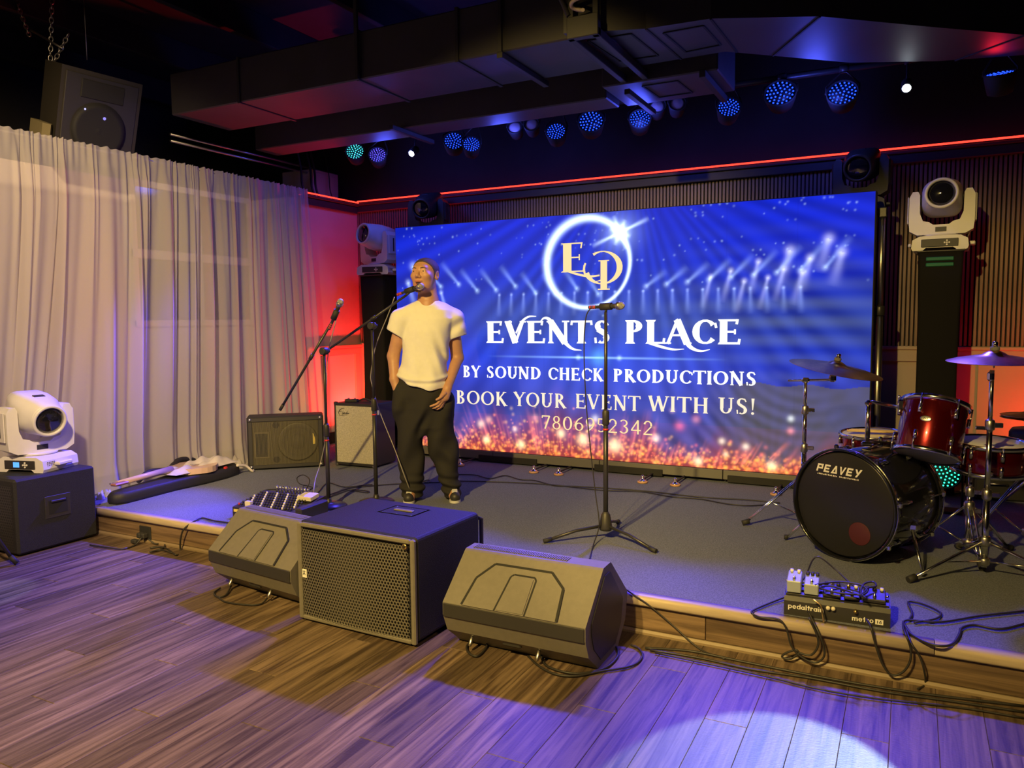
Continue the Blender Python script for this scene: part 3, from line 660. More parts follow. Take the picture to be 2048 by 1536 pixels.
    A = nt.nodes.new('ShaderNodeAttribute'); A.attribute_name = 'picture'; E_ = nt.nodes.new('ShaderNodeEmission'); E_.inputs[1].default_value = 1.0
    d = nt.nodes.new('ShaderNodeBsdfDiffuse'); d.inputs[0].default_value = (.02, .02, .02, 1); ad = nt.nodes.new('ShaderNodeAddShader'); o = nt.nodes.new('ShaderNodeOutputMaterial')
    nt.links.new(A.outputs['Color'], E_.inputs[0]); nt.links.new(E_.outputs[0], ad.inputs[0]); nt.links.new(d.outputs[0], ad.inputs[1]); nt.links.new(ad.outputs[0], o.inputs[0])
    me.materials.append(m); ob = bpy.data.objects.new('screen_face', me); COL.objects.link(ob); ob.parent = scr; ob.location = (0, 0, 0); return ob
sface = screen_face(); sface['label'] = 'glowing blue advert picture with glitter and stage beams'
MB().b2((SX0-.006-OX, .002, SZ0-OZ-.004), (SX1+.010-OX, .10, SZ1-OZ+.006), .004).build('cabinet_frame', 'black', scr)
TXW = emis('screen_white', (1.0, 1.0, 1.0), 1.25); TXC = emis('screen_cream', (1.0, .84, .62), 1.1); TXG = emis('screen_gold', (1.0, .74, .36), 1.1)
org = (-OX, 0, -OZ)
ev = text_polys('EVENTS', -3.339, -2.17, 1.245, .19, .25, .085, .06, .02); ev += text_polys('PLACE', -2.055, -1.13, 1.245, .19, .25, .085, .06, .02)
ev += _curve([(-3.04, 1.33), (-2.985, 1.425), (-2.92, 1.470), (-2.845, 1.474)], [.016, .022, .016, .006])                    # tall arm of V
ev += _curve([(-2.81, 1.425), (-2.77, 1.458), (-2.715, 1.44), (-2.645, 1.34), (-2.575, 1.25), (-2.51, 1.20), (-2.43, 1.188)], [.006, .018, .030, .036, .034, .020, .005])  # sweep of N
ev += _curve([(-1.86, 1.256), (-1.76, 1.225), (-1.66, 1.203), (-1.57, 1.206)], [.022, .022, .016, .005])                     # foot of L
ev += _curve([(-1.63, 1.44), (-1.585, 1.34), (-1.54, 1.245), (-1.49, 1.205), (-1.43, 1.192), (-1.37, 1.205)], [.02, .034, .036, .024, .014, .005])   # tail of A
flat_polys(ev, 'headline_lettering', TXW, sface, org=org)
by = []
for s_, a, b in (('BY', -3.582, -3.40), ('SOUND', -3.339, -2.80), ('CHECK', -2.738, -2.235), ('PRODUCTIONS', -2.154, -1.018)): by += text_polys(s_, a, b, .935, .105, .215, .088, .05, .05)
flat_polys(by, 'byline_lettering', TXW, sface, org=org)
bk = []
for s_, a, b, z_ in (('BOOK', -3.660, -3.13, .692), ('YOUR', -3.067, -2.57, .697), ('EVENT', -2.490, -1.92, .702), ('WITH', -1.853, -1.37, .709), ('US!', -1.302, -1.02, .716)): bk += text_polys(s_, a, b, z_, .122, .18, .07, .05, .06)
flat_polys(bk, 'slogan_lettering', TXC, sface, org=org)
flat_polys(text_polys('7806952342', -2.802, -1.812, .512, .115, .14, .07, 0, .08), 'phone_number', TXG, sface, org=org)
lg = [[(-2.59+(px-.08)*.29, 1.835+py*.24) for px, py in p] for p in glyph('E', .26, .045, .07)[0]]
lg += _curve([(-2.55, 1.842), (-2.46, 1.815), (-2.36, 1.795), (-2.27, 1.80)], [.014, .018, .018, .012])
lg += _arc(-2.245, 1.862, .172, .135, 200, 480, .008, .050, 24)+_arc(-2.30, 1.855, .115, .105, 150, 300, .006, .018, 12)
lg += [[(-2.262, 1.69), (-2.205, 1.69), (-2.205, 1.915), (-2.262, 1.915)]]+_hbar(-2.285, -2.182, 1.682, 1.692)+_hbar(-2.28, -2.188, 1.913, 1.922)
flat_polys(lg, 'logo_monogram', TXG, sface, org=org, d=.002)
# support frame and levelling feet under the wall
for a, b in ((-4.29, -3.80), (-3.79, -3.28), (-3.275, -2.27), (-2.265, -1.26), (-1.255, -.25)):
    MB().b2((a-OX, -.012, .025), (b-OX, .09, .098), .003).build('base_rail', 'railgrey', scr)
for a, b in ((-3.42, -2.84), (-2.31, -1.73), (-1.22, -.64)):
    MB().b2((a-OX, -.024, .008), (b-OX, .06, .062), .003).build('ballast_tray', 'black', scr)
for fx in (-3.46, -2.746, -2.52, -1.812, -1.556, -.825, -.56):
    o = MB().b2((fx-.008-OX, -.285, .020), (fx+.008-OX, .05, .030), .002).build('outrigger', 'black', scr)
    f = MB().lathe([(.036, 0), (.040, .004), (.040, .012), (.034, .015)], 20, (fx-OX, -.275, 0)).build('levelling_foot', 'foot', scr)
    MB().lathe([(.030, .015), (.026, .022), (.012, .026), (.012, .046), (.008, .060), (0, .062)], 16, (fx-OX, -.275, 0)).build('bolt', 'chrome', f)

# ================================================================== moving-head lamps
def moving_head(label, loc, base_rz, pan, tilt, s=1., col='white', lens_emit=None, group=None, display=None):
    t = thing('moving_head_lamp', label, 'stage light', loc, 0., group); t.scale = (s, s, s)
    Rb = Matrix.Rotation(base_rz, 3, 'Z'); Rp = Matrix.Rotation(pan, 3, 'Z'); Rt = Rp @ Matrix.Rotation(tilt, 3, 'X')
    def rot(mb, R, c=(0, 0, 0)):
        c = Vector(c); mb.v = [tuple(R @ (Vector(p)-c)+c) for p in mb.v]; return mb
    # base: low box with sloping shoulders and arched feet
    mb = MB(); prof = [(-.17, .0), (-.105, .0), (-.085, .018), (.085, .018), (.105, .0), (.17, .0), (.178, .02), (.172, .075), (.125, .10), (-.125, .10), (-.172, .075), (-.178, .02)]
    mb.prism(prof, .30, (0, .15, 0), ((1, 0, 0), (0, 0, 1), (0, -1, 0))); b = rot(mb, Rb).build('base', col, t)
    pn = rot(MB().b2((-.115, -.156, .022), (.115, -.148, .078), .003), Rb).build('control_panel', 'darkplast', b)
    if display: rot(MB().b2((-.045, -.158, .034), (.0, -.155, .068), .001), Rb).build('display', emis('blue_display', (.10, .35, 1.0), 1.6), b)
    mb = MB()
    for i in range(5):
        a = i*2*pi/4; mb.lathe([(.006, 0), (.006, .004)], 8, (.045+.014*cos(a)*(i < 4), -.156, .05+.014*sin(a)*(i < 4)), (0, -1, 0))
    rot(mb, Rb).build('buttons', 'print', b)
    for sx in (-1, 1):
        rot(MB().b2((sx*.176-.01*(sx < 0), -.06, .035), (sx*.176+.03*sx+.01*(sx > 0), .06, .060), .006), Rb).build('carry_handle', col, b)
    mb = MB()
    for sx in (-1, 1):
        for i in range(5):
            for j in range(4): mb.b2((sx*.1755-.001, -.115+.045*(sx > 0)*0+i*.014, .030+j*.010), (sx*.1755+.001, -.108+i*.014, .035+j*.010))
    rot(mb, Rb).build('vent_slots', 'darkplast', b)['kind'] = 'stuff'
    # yoke: rounded pan plate, two broad arms with a scooped crotch
    yk = MB(); yk.lathe([(.11, .100), (.12, .106), (.12, .116)], 24)
    out = [(-.205, .20), (-.20, .145), (-.15, .116), (.15, .116), (.20, .145), (.205, .20), (.205, .385), (.185, .425), (.150, .425), (.138, .40), (.136, .27), (.115, .215), (.075, .205), (.05, .185), (-.05, .185), (-.075, .205), (-.115, .215), (-.136, .27), (-.138, .40), (-.150, .425), (-.185, .425), (-.205, .385)]
    yk.prism(out, .15, (0, .075, 0), ((1, 0, 0), (0, 0, 1), (0, -1, 0))); y = rot(yk, Rp).build('yoke', col, t)
    for sx in (-1, 1):
        a = rot(MB().b2((sx*.205-.004, -.060, .20), (sx*.205+.012*sx+.004*0, .060, .395), .010), Rp).build('arm_cover', col, y)
        rot(MB().b2((sx*.2175-.001, -.008, .23), (sx*.2175+.001*sx, .008, .36), .0008), Rp).build('badge', 'darkplast', a)
    rot(MB().b2((-.035, -.0775, .135), (.035, -.0745, .168), .001), Rp).build('vent_grille', 'darkplast', y)
    # head: rounded barrel tapering to the lens ring
    cz = .375; ctr = (0, 0, cz); rings = []
    for yy, hw, hh, r_ in ((.200, .040, .045, .03), (.192, .085, .085, .05), (.150, .118, .112, .06), (.05, .128, .122, .07), (-.06, .126, .124, .085), (-.13, .114, .116, .10), (-.185, .105, .108, .10), (-.20, .102, .104, .10)):
        rings.append([(p[0], yy, cz+p[1]) for p in rrect(hw*2, hh*2, min(r_, hw*.96, hh*.96), 5)])
    h = rot(MB().loft(rings[::-1]), Rt, ctr).build('head', col, t)
    rot(MB().lathe([(.104, 0), (.108, .008), (.104, .020), (.090, .022), (.086, .012), (.086, 0), (.104, 0)], 32, (0, -.195, cz), (0, -1, 0)), Rt, ctr).build('lens_ring', col, h)
    ln = rot(MB().lathe([(.088, .002), (.070, .010), (.04, .015), (0, .017)], 32, (0, -.197, cz), (0, -1, 0)), Rt, ctr).build('lens', lens_emit or 'lens', h)
    rot(MB().b2((-.035, -.06, cz+.121), (.035, -.02, cz+.128), .003), Rt, ctr).build('top_vent', 'darkplast', h)
    for sx in (-1, 1):
        rot(MB().lathe([(.04, 0), (.04, .012)], 20, (sx*.126, 0, cz), (sx, 0, 0)), Rt, ctr).build('pivot', 'darkplast', h)
    return t
moving_head('big white moving-head lamp standing on the black cabinet by the curtain', (-5.16, 3.06, .488), radians(16), radians(82), radians(12), 1.0, 'white', None, 'white moving-head lamps', True)
moving_head('white moving-head lamp on the black tower left of the screen', (-4.73, 6.28, 1.90), radians(8), radians(-12), radians(-8), .98, 'white', None, 'white moving-head lamps')
moving_head('white moving-head lamp on the black tower right of the screen', (.165, 6.28, 1.90), radians(-4), radians(-3), radians(-3), .98, 'white', None, 'white moving-head lamps')
moving_head('black moving-head lamp above the left end of the screen', (-4.19, 6.36, 2.22), radians(0), radians(10), radians(18), .90, 'darkplast', None, 'black moving-head lamps')
moving_head('black moving-head lamp above the right end of the screen', (-.36, 6.36, 2.22), radians(0), radians(-6), radians(16), .92, 'darkplast', None, 'black moving-head lamps')

def tower(label, x, top, wd, y=6.28, green=False):
    t = thing('lighting_tower', label, 'tower', (x, y, STG)); h = top-STG-.012
    MB().lathe([(wd*.78, 0), (wd*.80, .006), (wd*.76, .012)], 4, (0, 0, 0)).build('base_plate', 'blackmetal', t).rotation_euler = (0, 0, pi/4)
    rings = []
    for k in range(9):
        f = k/8; q = wd/2*(1.06-.10*sin(pi*f)); rings.append([(px, py, .012+(h-.012)*f) for px, py in rrect(q*2, q*2, .02, 2)])
    c = MB().loft(rings).build('fabric_cover', 'blackcloth', t)
    MB().b2((-wd*.56, -wd*.56, h), (wd*.56, wd*.56, h+.012), .003).build('top_plate', 'blackmetal', t)
    if green:
        for k in range(2): MB().b2((-.09, -wd*.53-.004, h-.10+k*.04), (.08, -wd*.53+.012, h-.075+k*.04), .004).build('green_glow_strip', mat('green_glow_strip', (.01, .16, .09), .6), c)  # green glow on the cover, put in as coloured strips
    return t
tower('black fabric-covered lighting tower beside the red-lit left wall', -4.73, 1.90, .27)
tower('black fabric-covered lighting tower with painted green glow strips behind the drums', .165, 1.90, .26, green=True)
tower('tall black tower hidden behind the left end of the screen', -4.19, 2.22, .24, 6.36)
tower('tall black tower hidden behind the right end of the screen', -.38, 2.22, .24, 6.36)
po = thing('steel_pole', 'upright bare steel pole at the right edge of the screen', 'pole', (-.205, 6.10, STG))
MB().tube([(0, 0, .02), (0, 0, 1.30)], .024, 14).build('lower_tube', 'steel', po); MB().tube([(0, 0, 1.30), (0, 0, 1.97)], .019, 14).build('upper_tube', 'steel', po)
MB().lathe([(.03, 1.27), (.034, 1.28), (.034, 1.33), (.03, 1.34)], 14).build('collar', 'blackmetal', po); MB().lathe([(.09, 0), (.09, .012), (.03, .03)], 18).build('foot', 'blackmetal', po)
MB().b2((-.028, -.028, 1.96), (.028, .028, 2.03), .006).build('clamp', 'blackmetal', po)

# ================================================================== PAR lamps over the stage
LEDM = {'blue': emis('blue_led', (.012, .055, 1.0), 3.2), 'cyan': emis('cyan_led', (.05, .60, .70), 3), 'violet': emis('violet_led', (.10, .07, 1.0), 3), 'green': emis('green_led', (.03, .80, .42), 3)}
def par(label, px, pz, rad=.085, tilt=50, yawd=0, led='blue', lit=True, y=PAR_Y, group='stage lamps hung in a row', hang=True):
    t = thing('par_lamp', label, 'stage light', (px, y, pz), 0, group)
    Rm = Matrix.Rotation(radians(yawd), 3, 'Z') @ Matrix.Rotation(radians(-tilt), 3, 'X')
    ax = Rm @ Vector((0, -1, 0)); u = Rm @ Vector((1, 0, 0)); v = Rm @ Vector((0, 0, 1))
    MB().lathe([(rad*.55, -.13), (rad*.85, -.12), (rad*1.02, -.05), (rad*1.10, -.006), (rad*1.10, .010), (rad*1.03, .012), (rad*1.0, .0), (rad*.98, -.004)], 24, (0, 0, 0), ax).build('can', 'black', t)
    if lit:
        MB().lathe([(rad*.99, -.004), (0, -.003)], 24, (0, 0, 0), ax).build('faceplate', 'darkplast', t)
        mb = MB(); n = 0
        for ring, cnt in ((.16, 3), (.40, 8), (.64, 13), (.86, 18)):
            for k in range(cnt):
                a = 2*pi*(k+.35*ring*7)/cnt; c = u*(rad*ring*cos(a))+v*(rad*ring*sin(a))
                mb.lathe([(rad*.068, .0), (rad*.052, .004), (0, .005)], 6, c, ax)
        o = mb.build('led_array', LEDM[led], t); o['kind'] = 'stuff'; o['label'] = 'cluster of glowing LEDs'
    else:
        MB().lathe([(rad*.98, -.004), (rad*.6, .004), (rad*.2, .007), (0, .008)], 24, (0, 0, 0), ax).build('frosted_lens', mat('frosted_lens', (.62, .50, .50), .35), t)
    if hang:
        MB().tube([u*(-rad*1.12), u*(-rad*1.12)-ax*.06+Vector((0, 0, .09)), Vector((-.02, .08, 3.20-pz-.03)), Vector((.02, .08, 3.20-pz-.03)), u*(rad*1.12)-ax*.06+Vector((0, 0, .09)), u*(rad*1.12)], .006, 6).build('yoke_bracket', 'blackmetal', t)
        MB().lathe([(.03, -.03), (.034, 0), (.03, .03)], 12, (0, PAR_Y+.10-y, 3.20-pz), (1, 0, 0)).build('hook_clamp', 'blackmetal', t)
    return t
Y6 = 6.0/5.6
PL = [(-4.459, 2.956, 'cyan', 'cyan-green lit stage lamp, leftmost of the lamps over the stage', .085, 1), (-4.212, 2.900, 'violet', 'violet lit stage lamp beside the leftmost cyan one', .078, 1),
      (-3.424, 2.932, 'blue', 'blue lit stage lamp just right of the left white pin spot', .088, 1), (-3.256, 2.885, 'blue', 'smaller blue lit stage lamp of the close left pair', .075, 1),
      (-2.854, 2.977, '', 'unlit frosted lamp, left one of the pair left of the screen logo', .062, 0), (-2.708, 2.979, '', 'unlit frosted lamp, right one of the pair left of the screen logo', .062, 0),
      (-2.497, 2.900, 'blue', 'blue lit stage lamp next to the left unlit pair', .080, 1), (-2.206, 2.940, 'blue', 'wide blue lit stage lamp above the logo ring', .100, 1),
      (-1.821, 2.910, 'blue', 'blue lit stage lamp just left of the right unlit pair', .082, 1), (-1.689, 2.986, '', 'unlit frosted lamp, left one of the pair right of the logo', .062, 0),
      (-1.542, 2.984, '', 'unlit frosted lamp, right one of the pair right of the logo', .062, 0), (-1.177, 2.908, 'blue', 'small blue lit stage lamp right of both unlit pairs', .082, 1),
      (-.838, 2.959, 'blue', 'large round blue lit stage lamp, second from the right of the blue ones', .105, 1), (-.447, 2.905, 'blue', 'large blue lit stage lamp, rightmost of the blue ones', .098, 1)]
for x, z, led, lab, rd, lit in PL:
    par(lab, x*Y6, 1.45+(z-1.45)*Y6, rd, 24 if lit else 18, 30 if x < -3 else 18 if x < -1 else 4, led or 'blue', bool(lit))
par('lamp with a red rim at the far right end of the lamp row', .428*Y6, 1.45+(2.874-1.45)*Y6+.02, .085, 66, -8, 'blue')
def pin(label, x, z):
    t = thing('pin_spot', label, 'stage light', (x, PAR_Y, z), 0, 'white pin spots')
    ax = Vector((0, -.82, -.57)).normalized()
    MB().lathe([(.030, -.10), (.036, -.09), (.036, .0), (.028, .002)], 18, (0, 0, 0), ax).build('barrel', 'black', t)
    MB().lathe([(.027, .003), (.014, .008), (0, .010)], 18, (0, 0, 0), ax).build('lens', emis('white_hot_lens', (.85, .95, 1.0), 30), t)
    MB().tube([(0, .04, .03), (0, .09, 3.20-z-.03)], .007, 6).build('arm', 'blackmetal', t)
    MB().lathe([(.03, -.02), (.034, 0), (.03, .02)], 12, (0, .10, 3.20-z), (1, 0, 0)).build('hook_clamp', 'blackmetal', t)
pin('bright white pin spot between the leftmost lamps and the close blue pair', -3.852*Y6, 1.45+(2.875-1.45)*Y6)
pin('bright white pin spot at the right end of the lamp row', -.073*Y6, 1.45+(2.883-1.45)*Y6)
# ================================================================== loudspeakers
def P2(poly, d, org=(0, 0, 0), ax=((0, 1, 0), (0, 0, 1), (1, 0, 0)), smooth=False): return MB().prism(poly, d, org, ax, smooth)
# centre subwoofer
sw = thing('subwoofer', 'big black subwoofer with honeycomb grille standing between the two wedges', 'speaker', (-2.255, 2.76, 0), radians(-2))
SW, SD, SH = .70, .53, .488
out = rrect(SW, SH-.012, .018, 3)
rings = []
for yy, ins in ((.0, .006), (.012, 0), (SD-.02, 0), (SD, .01)): rings.append([(x*(1-ins/SW*2), yy, SH/2+.012+z*(1-ins/SH*2)) for x, z in out])
MB().loft(rings[::-1], True, False).build('cabinet', 'blackbox', sw)
fr = MB()
for a, b in (((-.35, .012), (-.325, SH)), ((.325, .012), (.35, SH)), ((-.325, SH-.022), (.325, SH)), ((-.325, .012), (.325, .034))):
    fr.b2((a[0], -.022, a[1]), (b[0], .002, b[1]), .006)
fr.build('front_frame', 'blackplast', sw)
g = MB(); perf(g, .644, .428, .0168, .0064, (0, -.016, .250), (1, 0, 0), (0, 0, 1))
for i, p in enumerate(g.v): g.v[i] = (p[0], p[1]-.014*(1-(p[0]/.33)**2), p[2])
gr = g.build('grille', 'grille', sw); gr['kind'] = 'stuff'
MB().b2((-.325, .001, .034), (.325, .004, SH-.02)).build('grille_foam', 'black', sw)
MB().b2((-.318, -.024, .22), (-.290, -.018, .262), .002).build('maker_badge', 'print', sw)
flat_polys(_line(-.311, .235, -.304, .247, .004)+_line(-.297, .235, -.304, .247, .004)+_line(-.304, .247, -.304, .257, .004)+_line(-.313, .252, -.295, .252, .003), 'badge_mark', 'black', sw, org=(0, -.0241, 0), d=.0006)
MB().lathe([(.013, 0), (.013, .004), (.008, .006), (0, .006)], 18, (.305, -.026, .458), (0, -1, 0)).build('round_badge', 'gold', sw)
MB().lathe([(.006, 0), (.006, .002), (0, .002)], 12, (.305, -.032, .458), (0, -1, 0)).build('badge_centre', 'black', sw)
# pole socket / handle cup let into the top
tp = MB().b2((-.11, .29, SH), (.11, .45, SH+.006), .0015).build('top_plate', 'steel', sw)
MB().b2((-.098, .302, SH+.0042), (.098, .438, SH+.0068)).build('recess', 'black', tp)
MB().b2((-.055, .355, SH+.006), (.060, .380, SH+.014), .003).build('hand_bar', 'blackplast', tp)
for x in (-.09, 0, .09):
    for y in (.308, .432): MB().lathe([(.005, 0), (.005, .003), (0, .004)], 8, (x, y, SH+.004)).build('screw', 'chrome', tp)
for x in (-.26, .26):
    for y in (.07, .46): MB().lathe([(.02, 0), (.022, .004), (.02, .013)], 12, (x, y, 0)).build('rubber_foot', 'rubber', sw)
rh = MB().tube([(.335, SD+.0, .46), (.335, SD+.035, .45), (.335, SD+.035, .20), (.335, SD, .19)], .011, 8).build('rear_handle', 'blackmetal', sw)

# floor wedges: cabinets lying on their sides, backs to the camera
def wedge(label, loc, rz, x0, x1):
    t = thing('wedge_monitor', label, 'speaker', loc, rz, 'wedge monitors on the dance floor')
    prof = [(.135, .0), (.115, .02), (.035, .085), (.0, .165), (.0, .222), (.195, .400), (.205, .407), (.285, .410), (.300, .402), (.505, .215), (.510, .200), (.480, .085), (.40, .02), (.385, 0)]
    L = x1-x0
    MB().prism(prof, L, (x0, 0, 0), ((0, 1, 0), (0, 0, 1), (1, 0, 0))).build('cabinet', 'blackplast', t)
    # raised octagonal back plate with rectangular panel on the slanted face (local plane: u along x, v up the slope)
    v = Vector((0, .195, .178)).normalized(); n = Vector((0, -v.z, v.y)); o = Vector(((x0+x1)/2, .0, .222)); ln = .264
    k = L/.66
    oc = [(-.235*k, .0), (-.215*k, .135), (-.150*k, .215), (.120*k, .215), (.190*k, .150), (.205*k, .0)]
    pl = MB().prism(oc, .007, o, ((1, 0, 0), v, n)).build('back_plate', 'blackplast', t)
    def strip(pts, wd, name, m_, par_, h=.0006, base=.007):
        mb = MB()
        for (a, b), (c, d) in zip(pts[:-1], pts[1:]):
            dd = Vector((c-a, d-b)); dd.normalize(); e = Vector((-dd.y, dd.x))*wd/2; q = [(a-e.x, b-e.y), (c-e.x, d-e.y), (c+e.x, d+e.y), (a+e.x, b+e.y)]
            mb.prism(q, h, o+n*base, ((1, 0, 0), v, n))
        return mb.build(name, m_, par_)
    strip([(-.235*k, .002), (-.215*k, .135), (-.150*k, .215), (.120*k, .215), (.190*k, .150), (.205*k, .002)], .011, 'groove', 'black', pl)
    strip([(-.078*k, .0), (-.058*k, .165), (-.045*k, .178), (.052*k, .178), (.062*k, .165), (.062*k, .0)], .008, 'groove', 'black', pl)
    MB().prism([(-.068*k, .004), (-.050*k, .166), (.050*k, .166), (.054*k, .004)], .004, o+n*.007, ((1, 0, 0), v, n)).build('centre_panel', 'blackplast', pl)
    MB().b2(((x0+x1)/2-.062*k, -.0035, .170), ((x0+x1)/2+.060*k, .001, .188), .001).build('label_strip', mat('label_strip', (.42, .38, .30), .6), t)
    MB().b2((x0+.004, -.006, .160), (x1-.004, .001, .219), .002).build('lower_band', 'darkplast', t)
    gm = MB(); vv = Vector((0, .205, -.187)).normalized(); perf(gm, L-.08, .255, .022, .0085, ((x0+x1)/2, .400, .311), (1, 0, 0), vv)
    nn = Vector((0, .187, .205)).normalized()*.004; gm.v = [tuple(Vector(p)+nn) for p in gm.v]
    q = gm.build('front_grille', 'grille', t); q['kind'] = 'stuff'
    mb = MB()
    for i in range(46): mb.b2((x0+.03+i*(L-.20)/46, .222, .4095), (x0+.036+i*(L-.20)/46, .270, .4125))
    q = mb.build('top_ribs', 'blackplast', t); q['kind'] = 'stuff'
    for cx in (x0-.004, x1): MB().prism([(.06+p[0]*.74, .03+p[1]*.84) for p in prof], .004, (cx, 0, 0), ((0, 1, 0), (0, 0, 1), (1, 0, 0))).build('end_cap', 'darkplast', t)
    ux = x0+.10
    for cx, m_ in ((x0+.11, 'steel'), ((x0+x1)/2+.10, 'steel')):
        MB().lathe([(.009, 0), (.009, .045), (.006, .055)], 10, (cx, .070, .072), (0, -.55, -.83)).build('plug', m_, t)
    MB().b2(((x0+x1)/2-.07, .05, .055), ((x0+x1)/2+.02, .09, .085), .006).build('socket_panel', 'darkplast', t)
    return t
wedge('black wedge monitor nearest the camera, right of the big subwoofer', (-1.45, 2.765, 0), 0, -.335, .335)
wedge('black wedge monitor partly hidden behind the big subwoofer on its left', (-3.02, 2.83, 0), radians(-7), -.335, .335)
# black bass cabinet at the left edge with carrying-handle cup, lamp stands on it
bc = thing('bass_cabinet', 'plain black speaker cabinet at the left edge under the white lamp', 'speaker', (-5.175, 3.01, 0))
MB().box((0, 0, .249), (.565, .53, .478), .014).build('cabinet', 'blackbox', bc)
h_ = MB().b2((.281, -.085, .20), (.286, .085, .345), .003).build('handle_plate', 'darkplast', bc)
MB().b2((.2845, -.062, .225), (.287, .062, .320), .0005).build('cup', 'black', h_); MB().b2((.281, -.05, .300), (.297, .05, .316), .004).build('grip', 'blackmetal', h_)
for x in (-.23, .23):
    for y in (-.2, .2): MB().lathe([(.02, 0), (.022, .01)], 10, (x, y, 0)).build('rubber_foot', 'rubber', bc)
gm = MB(); perf(gm, .50, .41, .02, .0075, (0, -.2665, .249), (1, 0, 0), (0, 0, 1)); q = gm.build('grille', 'blackmetal', bc); q['kind'] = 'stuff'
# tripod stand leg poking in at the left edge
ts = thing('speaker_stand', 'black tripod stand whose foot pokes in at the left edge', 'stand', (-5.02, 2.42, 0))
MB().tube([(0, 0, .10), (0, 0, 1.25)], .018, 12).build('pole', 'blackmetal', ts)
for k in range(3):
    a = radians(42+120*k); l_ = MB().tube([(.02*cos(a), .02*sin(a), .62), (.34*cos(a), .34*sin(a), .02)], .011, 10).build('leg', 'blackmetal', ts)
    MB().tube([(.32*cos(a), .32*sin(a), .055), (.355*cos(a), .355*sin(a), .010)], .016, 10).build('rubber_foot', 'rubber', l_)
MB().lathe([(.03, .60), (.034, .61), (.034, .66), (.03, .67)], 14).build('collar', 'blackmetal', ts)

# monitor speaker standing on the stage by the curtain
sm = thing('monitor_speaker', 'square black monitor speaker with see-through ribbed grille before the curtain', 'speaker', (-4.766, 4.945, STG), radians(42))
sm.location = (-4.766, 4.945, STG)
WB, HB = .635, .462
ca = MB().b2((-WB/2, 0, .006), (WB/2, .20, HB), .012).build('cabinet', 'tolex', sm)
MB().prism([(-WB/2+.02, .19), (WB/2-.02, .19), (WB/2-.16, .34), (-WB/2+.16, .34)], HB-.04, (0, 0, .02)).build('back_shell', 'tolex', sm)
for a, b in (((-WB/2+.01, HB-.045), (WB/2-.01, HB-.01)), ((-WB/2+.01, .014), (WB/2-.01, .045)), ((-WB/2+.01, .045), (-WB/2+.045, HB-.045)), ((WB/2-.045, .045), (WB/2-.01, HB-.045))):
    MB().b2((a[0], -.012, a[1]), (b[0], .002, b[1]), .004).build('grille_frame', 'darkplast', sm)
MB().b2((-WB/2+.04, -.002, .04), (WB/2-.04, .003, HB-.04)).build('baffle', mat('olive_baffle', (.075, .066, .038), .7), sm)
MB().lathe([(.165, 0), (.170, .006), (.155, .008), (.10, -.002), (.04, .004), (0, .006)], 32, (.10, -.001, .235), (0, -1, 0)).build('woofer', mat('olive_cone', (.055, .048, .028), .6), sm)
hn = MB().b2((-.265, -.006, .10), (-.135, .0, .33), .003).build('horn', mat('olive_horn', (.10, .085, .05), .6), sm); MB().b2((-.25, -.009, .115), (-.15, -.005, .315), .004).build('horn_mouth', 'black', hn)
MB().lathe([(.028, 0), (.028, .004)], 16, (-.08, -.002, .385), (0, -1, 0)).build('port', 'black', sm); MB().lathe([(.028, 0), (.028, .004)], 16, (-.08, -.002, .085), (0, -1, 0)).build('port', 'black', sm)
MB().b2((.225, -.007, .205), (.25, -.003, .305), .001).build('badge', mat('gold_badge', (.80, .62, .14), .4), sm)
mb = MB()
for i in range(52): mb.b2((-WB/2+.046+i*.0105, -.0125, .045), (-WB/2+.049+i*.0105, -.010, HB-.045))
q = mb.build('grille_bars', mat('grille_wire', (.16, .14, .09), .45, metal=.5), sm); q['kind'] = 'stuff'
for x in (-1, 1):
    for z in (.03, HB-.025): MB().lathe([(.014, 0), (.012, .006), (0, .008)], 10, (x*(WB/2-.028), -.012, z), (0, -1, 0)).build('corner_screw', 'steel', sm)
# guitar amplifier with silver cloth
am = thing('guitar_amplifier', 'guitar amplifier with silver grille cloth and script logo beside the boom stands', 'amplifier', (-4.27, 5.255, STG), radians(2))
MB().box((0, .165, .285), (.42, .31, .545), .010).build('cabinet', 'tolex', am)
fr = MB()
for a, b in (((-.21, .012), (-.196, .557)), ((.196, .012), (.21, .557)), ((-.196, .535), (.196, .557)), ((-.196, .012), (.196, .034))): fr.b2((a[0], -.006, a[1]), (b[0], .03, b[1]), .003)
fr.build('front_edge', 'tolex', am); MB().b2((-.196, .002, .034), (.196, .010, .535), .002).build('grille_cloth', 'tweed', am)
lg = _curve([(-.155, .452), (-.165, .47), (-.150, .495), (-.125, .508), (-.100, .512)], [.004, .006, .007, .005, .003])+_curve([(-.165, .478), (-.14, .484), (-.115, .485)], [.003, .005, .002])
lg += _curve([(-.128, .468), (-.118, .474), (-.115, .466), (-.125, .460), (-.112, .462), (-.106, .474), (-.104, .462), (-.098, .474), (-.092, .462), (-.082, .473), (-.078, .462), (-.070, .490), (-.074, .464), (-.062, .470), (-.058, .464), (-.050, .474)], [.004])
lg += _curve([(-.165, .442), (-.120, .450), (-.06, .456)], [.001, .005, .001])
flat_polys(lg, 'script_logo', 'black', am, org=(0, .0015, 0), d=.001)
for x in (-1, 1):
    for z in (.016, .553):
        MB().box((x*.198, .008, z), (.03, .035, .026), .006).build('corner', 'steel' if z < .1 else 'tolex', am)
MB().b2((-.07, .12, .558), (.08, .20, .563), .002).build('strap_base', 'tolex', am); MB().tube(crom([(-.07, .16, .563), (0, .16, .582), (.08, .16, .563)]), .008, 6).build('carry_strap', 'tolex', am)
MB().b2((.2105, .05, .46), (.213, .075, .50), .0008).build('sticker', 'print', am)
